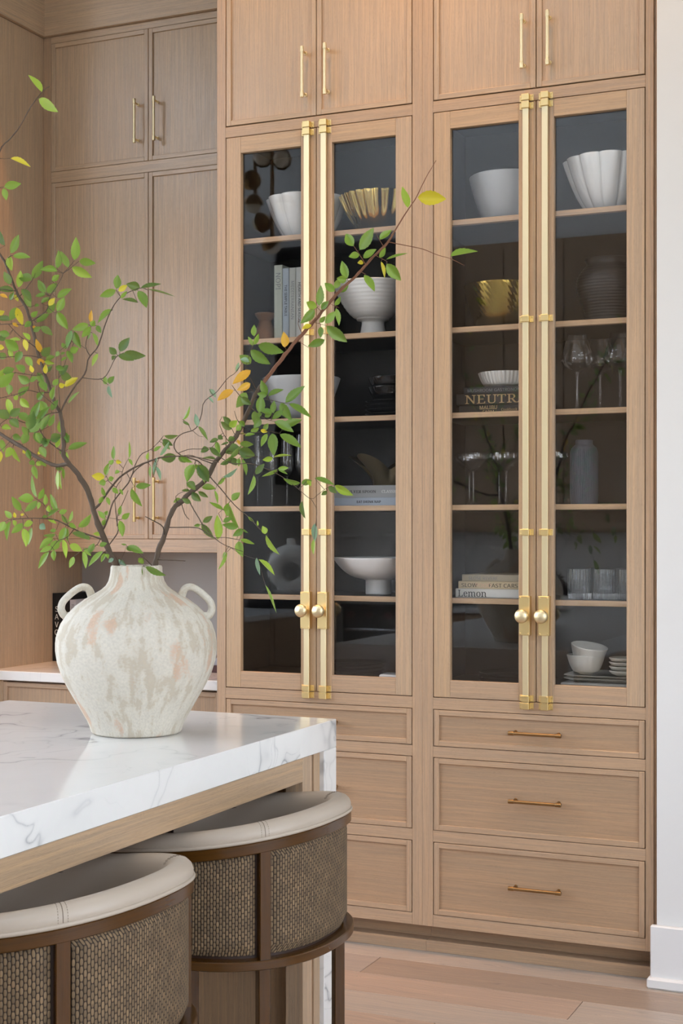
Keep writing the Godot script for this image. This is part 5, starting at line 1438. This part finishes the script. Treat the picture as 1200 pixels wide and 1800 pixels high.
	twig(b, 1.8, 0.7, [159, 231, -88, 157, 263, -44, 130, 278, 1, 119, 299, 17, 133, 323, 22, 150, 334, 15, 164, 337, 8, 177, 348, 3, 187, 377, -2, 191, 405, -4, 202, 419, -8, 221, 434, -17, 247, 469, -28, 265, 483, -36, 280, 509, -43])
	twig(b, 0.8, 0.5, [164, 337, 8, 161, 355, 20, 149, 366, 26])
	twig(b, 0.7, 0.5, [166, 339, 7, 187, 324, 9, 197, 322, 4])
	twig(b, 1.6, 0.8, [168, 259, -103, 154, 269, -64, 143, 279, -26, 120, 275, -5])
	twig(b, 1.1, 0.6, [127, 284, 6, 149, 293, -7, 179, 294, -20, 201, 298, -30])
	twig(b, 1.7, 0.7, [72, 97, -28, 148, 97, -17, 185, 93, -1, 230, 72, 12, 255, 72, 1, 288, 66, -14])
	twig(b, 1.7, 0.7, [113, 176, -57, 149, 143, -29, 177, 118, -9, 197, 100, 4, 230, 72, 12, 260, 53, 10, 301, 37, -8])
	twig(b, 1.6, 0.7, [159, 231, -88, 210, 191, -67, 244, 164, -49, 273, 142, -40, 303, 124, -31, 328, 100, -31, 351, 80, -30])
	twig(b, 0.8, 0.5, [244, 164, -49, 244, 150, -27, 231, 132, -10])
	twig(b, 0.9, 0.5, [210, 191, -67, 209, 204, -45, 210, 194, -34])
	twig(b, 0.6, 0.4, [269, 50, 6, 296, 34, 5, 322, 23, -7, 340, 18, -15])
	twig(b, 1.8, 1.2, [67, 77, -26, 82, 100, 11, 76, 114, 47, 64, 124, 63])
	twig(b, 1.8, 1.0, [49, 15, -17, 97, 14, -6, 145, 13, 6])
	twig(b, 1.4, 0.8, [100, 163, -51, 130, 129, -20, 144, 117, -16])
	twig(b, 1.1, 0.6, [93, 156, -48, 103, 175, -20, 123, 186, -17, 149, 190, -18])
	twig(b, 1.1, 0.6, [248, 431, -169, 293, 425, -158, 333, 416, -153, 357, 411, -153])
	twig(b, 1.1, 0.6, [241, 408, -160, 278, 387, -140, 303, 372, -129, 327, 366, -129])
	twig(b, 1.1, 0.6, [218, 337, -136, 271, 340, -137, 307, 342, -131, 339, 335, -134])
	twig(b, 1.2, 0.6, [195, 300, -120, 252, 280, -96, 294, 275, -93, 342, 273, -92])
	twig(b, 1.3, 0.6, [181, 277, -108, 241, 258, -70, 290, 257, -69, 338, 242, -68, 379, 223, -65, 422, 191, -73, 454, 167, -76, 472, 180, -84, 494, 197, -93, 508, 201, -99])
	twig(b, 0.7, 0.5, [454, 167, -76, 471, 142, -72, 469, 107, -72])
	twig(b, 0.6, 0.4, [428, 187, -73, 434, 163, -67])
	twig(b, 1.0, 0.6, [222, 360, -149, 220, 377, -126, 220, 395, -115])
	twig(b, 1.2, 0.7, [242, 410, -161, 229, 433, -130, 214, 461, -112])
	twig(b, 1.3, 1.0, [254, 449, -177, 248, 482, -149])
	twig(b, 0.9, 0.5, [251, 440, -173, 240, 487, -134, 270, 572, -126])
	twig(b, 1.1, 0.6, [202, 312, -129, 201, 332, -96, 195, 360, -82, 201, 379, -84])
	twig(b, 1.0, 0.6, [214, 331, -134, 215, 347, -113, 214, 357, -101])
	twig(b, 1.6, 0.8, [44, -9, -16, 42, 14, 18, 28, 36, 46, 13, 50, 64])
	twig(b, 1.0, 0.6, [43, -1, -4, 49, 2, 48, 59, -2, 55])
	stalks(b, [152, 364, 25, 152, 360, 29, 177, 348, 3, 182, 349, 6, 213, 428, -14, 201, 443, -18, 252, 521, -131, 254, 516, -141, 246, 504, -133, 264, 498, -122, 244, 468, -150, 255, 466, -137, 220, 450, -119, 222, 447, -108, 249, 450, -165, 240, 444, -144, 229, 433, -130, 240, 430, -115, 293, 425, -158, 294, 435, -153, 293, 425, -158, 295, 435, -151, 293, 425, -158, 295, 434, -157, 270, 572, -126, 281, 561, -127, 264, 555, -128, 266, 549, -115, 270, 572, -126, 268, 585, -131, 264, 555, -128, 265, 561, -132, 270, 572, -126, 276, 561, -115, 342, 414, -153, 346, 393, -139, 317, 368, -129, 319, 387, -139, 317, 368, -129, 325, 385, -119, 298, 375, -132, 305, 377, -118, 278, 387, -140, 281, 380, -127, 288, 381, -136, 283, 375, -139, 339, 335, -134, 342, 350, -148, 292, 341, -134, 291, 345, -139, 260, 339, -137, 255, 343, -136, 285, 341, -135, 288, 345, -129, 221, 370, -135, 222, 371, -139, 220, 343, -139, 222, 345, -121, 214, 357, -101, 220, 359, -100, 307, 342, -131, 311, 335, -122, 239, 338, -136, 247, 330, -121, 209, 323, -132, 218, 313, -148, 240, 284, -101, 248, 294, -87, 229, 288, -105, 235, 303, -112, 217, 266, -85, 225, 273, -82, 309, 251, -69, 310, 229, -58, 309, 251, -69, 305, 228, -58, 363, 230, -66, 369, 242, -63, 363, 230, -66, 373, 242, -55, 363, 230, -66, 372, 239, -60, 414, 198, -71, 424, 207, -79, 422, 191, -73, 424, 206, -83, 422, 191, -73, 440, 213, -84, 485, 190, -89, 459, 219, -88, 489, 193, -91, 490, 187, -93, 469, 107, -72, 468, 68, -64, 252, 280, -96, 251, 272, -96, 252, 280, -96, 251, 272, -81, 229, 262, -77, 228, 273, -85, 152, 266, -35, 154, 256, -23, 157, 263, -44, 161, 256, -34, 152, 266, -35, 151, 257, -34, 152, 266, -35, 155, 250, -28, 139, 188, -18, 141, 210, -8, 133, 199, -72, 136, 189, -76, 103, 165, -52, 96, 171, -55, 135, 156, -40, 142, 159, -29, 140, 206, -80, 146, 199, -77, 209, 204, -45, 222, 224, -48, 210, 194, -34, 208, 190, -31, 239, 143, -21, 239, 140, -20, 244, 164, -49, 248, 164, -50, 239, 143, -21, 246, 138, -12, 244, 155, -36, 255, 152, -26, 231, 132, -10, 245, 110, -8, 282, 67, -11, 282, 98, -22, 288, 66, -14, 304, 93, -2, 288, 66, -14, 305, 93, 0, 288, 66, -14, 282, 63, -20, 274, 46, 6, 268, 37, 14, 268, 50, 6, 265, 37, 17, 242, 64, 11, 237, 66, 6, 189, 107, -1, 189, 110, -5, 189, 107, -1, 193, 103, 14, 336, 19, -13, 338, 23, -9, 340, 18, -15, 356, -44, -20, 200, 338, -93, 186, 331, -90, 201, 332, -96, 186, 322, -93, 201, 298, -30, 207, 313, -43, 197, 297, -28, 192, 293, -34, 189, 290, -112, 196, 287, -111, 229, 262, -77, 223, 260, -80, 205, 269, -93, 209, 257, -80, 212, 328, -133, 213, 323, -144, 240, 284, -101, 243, 297, -110, 13, 50, 64, 15, 47, 70, 51, 1, 49, 46, -1, 45, 39, 18, 24, 39, 18, 31])
	obj("stem", b, M.bark, branch)
	b = MB.new()
	twig(b, 5.4, 3.0, [262, 469, -188, 284, 507, -209, 311, 544, -221, 334, 582, -241, 357, 616, -262, 380, 652, -284, 403, 690, -305, 430, 723, -317, 454, 752, -338, 477, 784, -359, 494, 806, -367, 512, 831, -385, 529, 849, -393, 539, 875, -408])
	twig(b, 2.0, 0.8, [539, 875, -408, 552, 899, -414, 570, 940, -433, 590, 971, -442, 601, 1006, -457, 617, 1040, -465, 637, 1076, -473])
	twig(b, 1.4, 0.7, [530, 853, -395, 580, 841, -405, 622, 830, -412, 660, 813, -418, 696, 801, -423, 729, 783, -437])
	twig(b, 1.0, 0.6, [347, 602, -254, 344, 622, -235, 344, 640, -235])
	twig(b, 1.2, 0.7, [482, 789, -361, 474, 813, -336, 463, 835, -320])
	twig(b, 1.0, 0.6, [520, 840, -389, 509, 872, -362])
	twig(b, 1.0, 0.6, [502, 817, -375, 540, 795, -365])
	twig(b, 0.9, 0.6, [419, 710, -312, 422, 720, -291])
	twig(b, 0.9, 0.6, [446, 743, -331, 447, 750, -313])
	twig(b, 0.9, 0.6, [386, 662, -289, 384, 671, -264])
	twig(b, 0.8, 0.5, [400, 686, -302, 433, 671, -296])
	twig(b, 0.8, 0.5, [369, 634, -273, 409, 622, -263])
	twig(b, 0.8, 0.5, [336, 585, -243, 374, 562, -237])
	twig(b, 0.9, 0.6, [317, 554, -226, 316, 565, -212])
	twig(b, 0.9, 0.6, [468, 772, -351, 489, 762, -343])
	stalks(b, [470, 822, -330, 476, 824, -329, 516, 853, -378, 518, 854, -366, 532, 799, -367, 536, 801, -366, 540, 795, -365, 545, 787, -348, 525, 804, -369, 519, 799, -373, 485, 764, -344, 483, 762, -346, 425, 717, -314, 420, 717, -319, 384, 671, -264, 391, 673, -259, 384, 671, -264, 382, 664, -254, 385, 665, -279, 391, 666, -274, 426, 674, -297, 427, 670, -288, 409, 622, -263, 412, 626, -252, 385, 629, -269, 396, 629, -253, 393, 627, -267, 397, 619, -259, 409, 622, -263, 403, 586, -272, 366, 630, -271, 370, 625, -260, 696, 801, -423, 694, 807, -424])
	obj("shoot", b, M.bark_red, branch)
	leaves(branch, [119, 273, -4, 133, 260, -17, 19, 2, -22, 131, 278, 7, 166, 259, 6, 16, 0, 46, 152, 360, 29, 170, 350, 27, 9, 2, -22, 143, 365, 15, 157, 401, 5, 18, 0, 76, 181, 348, 7, 176, 380, 10, 15, 6, 22, 182, 349, 6, 198, 315, -15, 19, 2, -49, 201, 443, -18, 214, 422, -27, 14, 6, -22, 209, 420, 2, 218, 407, -8, 8, 6, -29, 254, 516, -141, 227, 538, -130, 32, 1, 22, 260, 519, -121, 241, 524, -105, 16, 6, 22, 266, 486, -36, 271, 509, -42, 11, 6, 37, 264, 498, -122, 226, 462, -95, 27, 5, 22, 255, 466, -137, 230, 447, -110, 20, 5, -22, 222, 447, -108, 182, 421, -94, 24, 5, 22, 240, 444, -144, 217, 405, -131, 28, 1, -22, 240, 430, -115, 260, 411, -130, 19, 2, 22, 294, 435, -153, 281, 474, -146, 20, 1, -22, 295, 435, -151, 275, 439, -136, 17, 1, -22, 285, 388, -126, 287, 434, -132, 27, 1, 22, 295, 434, -157, 332, 450, -172, 19, 1, -33, 281, 561, -127, 352, 541, -133, 31, 1, 37, 266, 549, -115, 312, 513, -137, 28, 1, 29, 268, 585, -131, 267, 615, -135, 16, 0, -22, 265, 561, -132, 255, 584, -123, 13, 0, 22, 276, 561, -115, 290, 589, -113, 14, 0, 34, 323, 561, -196, 324, 601, -188, 25, 5, 22, 349, 414, -146, 402, 454, -152, 30, 1, -34, 338, 414, -143, 367, 369, -148, 25, 1, 22, 359, 412, -146, 414, 374, -160, 30, 1, -41, 346, 393, -139, 321, 371, -129, 19, 1, 22, 319, 387, -139, 316, 420, -151, 17, 1, -22, 325, 385, -119, 296, 393, -114, 20, 1, 22, 305, 377, -118, 323, 390, -125, 14, 1, 22, 281, 380, -127, 292, 387, -130, 14, 1, -22, 262, 396, -145, 267, 358, -141, 24, 1, -22, 283, 375, -139, 270, 351, -126, 20, 1, -22, 329, 365, -124, 367, 339, -156, 28, 1, -22, 342, 350, -148, 380, 372, -179, 25, 1, -22, 291, 345, -139, 299, 363, -150, 14, 1, 22, 255, 343, -136, 273, 352, -149, 14, 0, 22, 288, 345, -129, 305, 340, -134, 11, 4, 22, 216, 353, -95, 237, 369, -99, 19, 3, 22, 222, 371, -139, 231, 358, -150, 16, 0, 22, 222, 345, -121, 229, 361, -132, 16, 0, 22, 209, 348, -121, 186, 368, -105, 19, 2, -22, 220, 359, -100, 199, 380, -93, 16, 2, -22, 347, 333, -118, 402, 296, -128, 29, 1, -28, 327, 336, -119, 334, 278, -112, 28, 1, 22, 311, 335, -122, 296, 302, -117, 17, 0, 29, 247, 330, -121, 267, 336, -138, 12, 0, -32, 218, 313, -148, 252, 311, -159, 17, 1, 22, 248, 294, -87, 283, 280, -107, 31, 2, 22, 235, 303, -112, 212, 293, -99, 28, 2, 22, 225, 273, -82, 248, 305, -100, 19, 2, 53, 349, 270, -78, 323, 266, -71, 14, 3, -22, 339, 273, -98, 385, 277, -108, 21, 3, -74, 310, 229, -58, 329, 256, -70, 18, 2, -22, 305, 228, -58, 293, 179, -47, 23, 0, -60, 369, 242, -63, 327, 225, -59, 20, 0, -73, 373, 242, -55, 393, 245, -75, 12, 0, 22, 372, 239, -60, 394, 228, -67, 11, 1, -42, 424, 207, -79, 390, 218, -52, 20, 1, -60, 424, 206, -83, 446, 213, -98, 17, 1, 22, 440, 213, -84, 450, 198, -83, 12, 3, -22, 459, 219, -88, 501, 201, -112, 23, 1, -43, 498, 198, -83, 518, 181, -89, 15, 2, 22, 515, 200, -83, 561, 176, -92, 23, 3, 44, 518, 200, -83, 538, 181, -101, 14, 5, -47, 490, 187, -93, 475, 177, -93, 12, 2, -22, 432, 163, -73, 440, 119, -75, 20, 2, 60, 464, 107, -78, 460, 62, -88, 20, 6, 46, 468, 68, -64, 466, 30, -65, 17, 3, 60, 251, 272, -96, 268, 228, -86, 20, 1, -50, 251, 272, -81, 251, 251, -81, 12, 0, 22, 228, 273, -85, 242, 254, -87, 19, 2, 22, 154, 256, -23, 146, 210, -3, 28, 0, 22, 161, 256, -34, 184, 212, -46, 31, 2, 22, 151, 257, -34, 171, 232, -42, 15, 0, 38, 155, 250, -28, 170, 208, -48, 22, 0, -58, 141, 210, -8, 161, 191, -17, 23, 2, -22, 144, 190, -20, 126, 190, -10, 10, 2, 27, 128, 187, -58, 145, 164, -74, 20, 2, 22, 136, 189, -76, 157, 174, -91, 13, 2, 30, 96, 171, -55, 81, 161, -46, 13, 1, -22, 142, 159, -29, 122, 170, -19, 14, 2, -22, 146, 199, -77, 177, 196, -95, 20, 0, -22, 205, 205, -52, 220, 225, -69, 13, 0, 49, 222, 224, -48, 253, 247, -67, 19, 6, 68, 208, 190, -31, 214, 156, -36, 16, 0, -57, 239, 140, -20, 202, 160, -16, 18, 0, 44, 248, 164, -50, 264, 184, -63, 20, 0, -22, 246, 138, -12, 260, 158, -10, 14, 0, 22, 245, 149, -22, 248, 124, -26, 14, 0, -22, 255, 152, -26, 269, 97, -48, 27, 0, 72, 245, 110, -8, 266, 120, -17, 15, 1, -22, 282, 98, -22, 247, 104, -1, 19, 1, -24, 304, 93, -2, 283, 76, 12, 18, 1, -22, 305, 93, 0, 314, 83, -11, 7, 1, 54, 287, 66, -17, 316, 55, -40, 17, 0, -43, 282, 63, -20, 298, 24, -13, 23, 0, 22, 268, 37, 14, 255, -6, 37, 22, 0, -68, 265, 37, 17, 257, 20, 16, 8, 0, 47, 237, 66, 6, 225, 127, -13, 27, 3, 34, 189, 110, -5, 209, 125, -19, 15, 2, 22, 183, 106, -9, 214, 69, -18, 22, 2, 44, 193, 103, 14, 179, 101, 21, 9, 1, -22, 306, 124, -26, 317, 110, -37, 9, 0, 53, 330, 100, -31, 330, 114, -28, 6, 3, 28, 352, 80, -29, 345, 100, -26, 18, 3, 22, 355, 79, -25, 394, 31, -21, 26, 3, 71, 338, 23, -9, 343, -21, -19, 20, 6, 65, 347, 19, 0, 386, -21, -9, 25, 3, -60, 356, -44, -20, 380, -114, -29, 33, 0, -80, 186, 331, -90, 199, 322, -93, 14, 2, 22, 186, 322, -93, 165, 314, -84, 14, 2, 22, 207, 313, -43, 219, 283, -41, 14, 0, 25, 196, 298, -28, 228, 274, -31, 17, 2, 42, 192, 293, -34, 170, 286, -30, 19, 2, 22, 214, 329, -126, 203, 317, -113, 17, 2, 22, 208, 314, -108, 187, 308, -103, 10, 2, 40])
	leaves(branch, [196, 287, -111, 229, 305, -123, 19, 2, 22, 223, 260, -80, 202, 257, -73, 14, 2, 22, 209, 257, -80, 233, 280, -84, 15, 2, 47, 174, 271, -103, 137, 274, -95, 16, 2, 58, 222, 339, -143, 237, 336, -149, 7, 4, -37, 213, 323, -144, 221, 310, -142, 10, 5, -22, 243, 297, -110, 253, 291, -115, 9, 4, 22, 468, 831, -309, 446, 866, -311, 26, 0, -22, 476, 824, -329, 503, 885, -360, 32, 1, 22, 518, 854, -366, 542, 882, -391, 21, 0, -22, 476, 812, -331, 450, 806, -320, 24, 0, 22, 481, 805, -343, 515, 827, -351, 23, 0, -22, 474, 796, -362, 460, 795, -354, 16, 4, 22, 522, 805, -356, 539, 831, -356, 15, 0, 22, 536, 801, -366, 593, 814, -376, 26, 0, -56, 545, 787, -348, 575, 745, -374, 29, 0, 22, 519, 799, -373, 526, 755, -379, 21, 4, -49, 483, 762, -346, 514, 715, -341, 26, 0, -22, 450, 748, -310, 435, 795, -310, 23, 0, -22, 452, 743, -301, 430, 747, -287, 21, 0, -22, 418, 723, -301, 431, 750, -307, 18, 0, 22, 420, 717, -319, 440, 736, -339, 16, 1, 22, 424, 713, -288, 397, 736, -285, 21, 0, -22, 391, 673, -259, 397, 726, -260, 24, 1, 23, 380, 671, -272, 352, 687, -269, 22, 3, -22, 382, 664, -254, 354, 626, -227, 24, 1, -22, 391, 666, -274, 413, 686, -275, 19, 1, -22, 415, 680, -308, 432, 702, -306, 13, 0, 22, 427, 670, -288, 433, 624, -292, 21, 0, -39, 412, 626, -252, 433, 659, -275, 21, 0, 22, 396, 629, -253, 411, 645, -258, 13, 0, 22, 406, 623, -273, 445, 584, -319, 31, 1, 32, 397, 619, -259, 400, 589, -253, 16, 1, 22, 403, 586, -272, 359, 570, -262, 22, 1, -22, 370, 625, -260, 350, 614, -245, 16, 4, 22, 576, 944, -421, 556, 1005, -434, 27, 3, 24, 595, 975, -443, 664, 971, -475, 39, 4, 22, 694, 807, -424, 752, 825, -477, 33, 0, -43, 19, 50, 74, 51, 32, 51, 20, 1, -22, 15, 47, 70, 25, 37, 67, 14, 2, -22, 46, -1, 45, 53, -36, 30, 22, 1, -22, 64, -1, 63, 119, -22, 56, 25, 1, 55, 39, 18, 31, 26, 10, 33, 19, 0, -22])
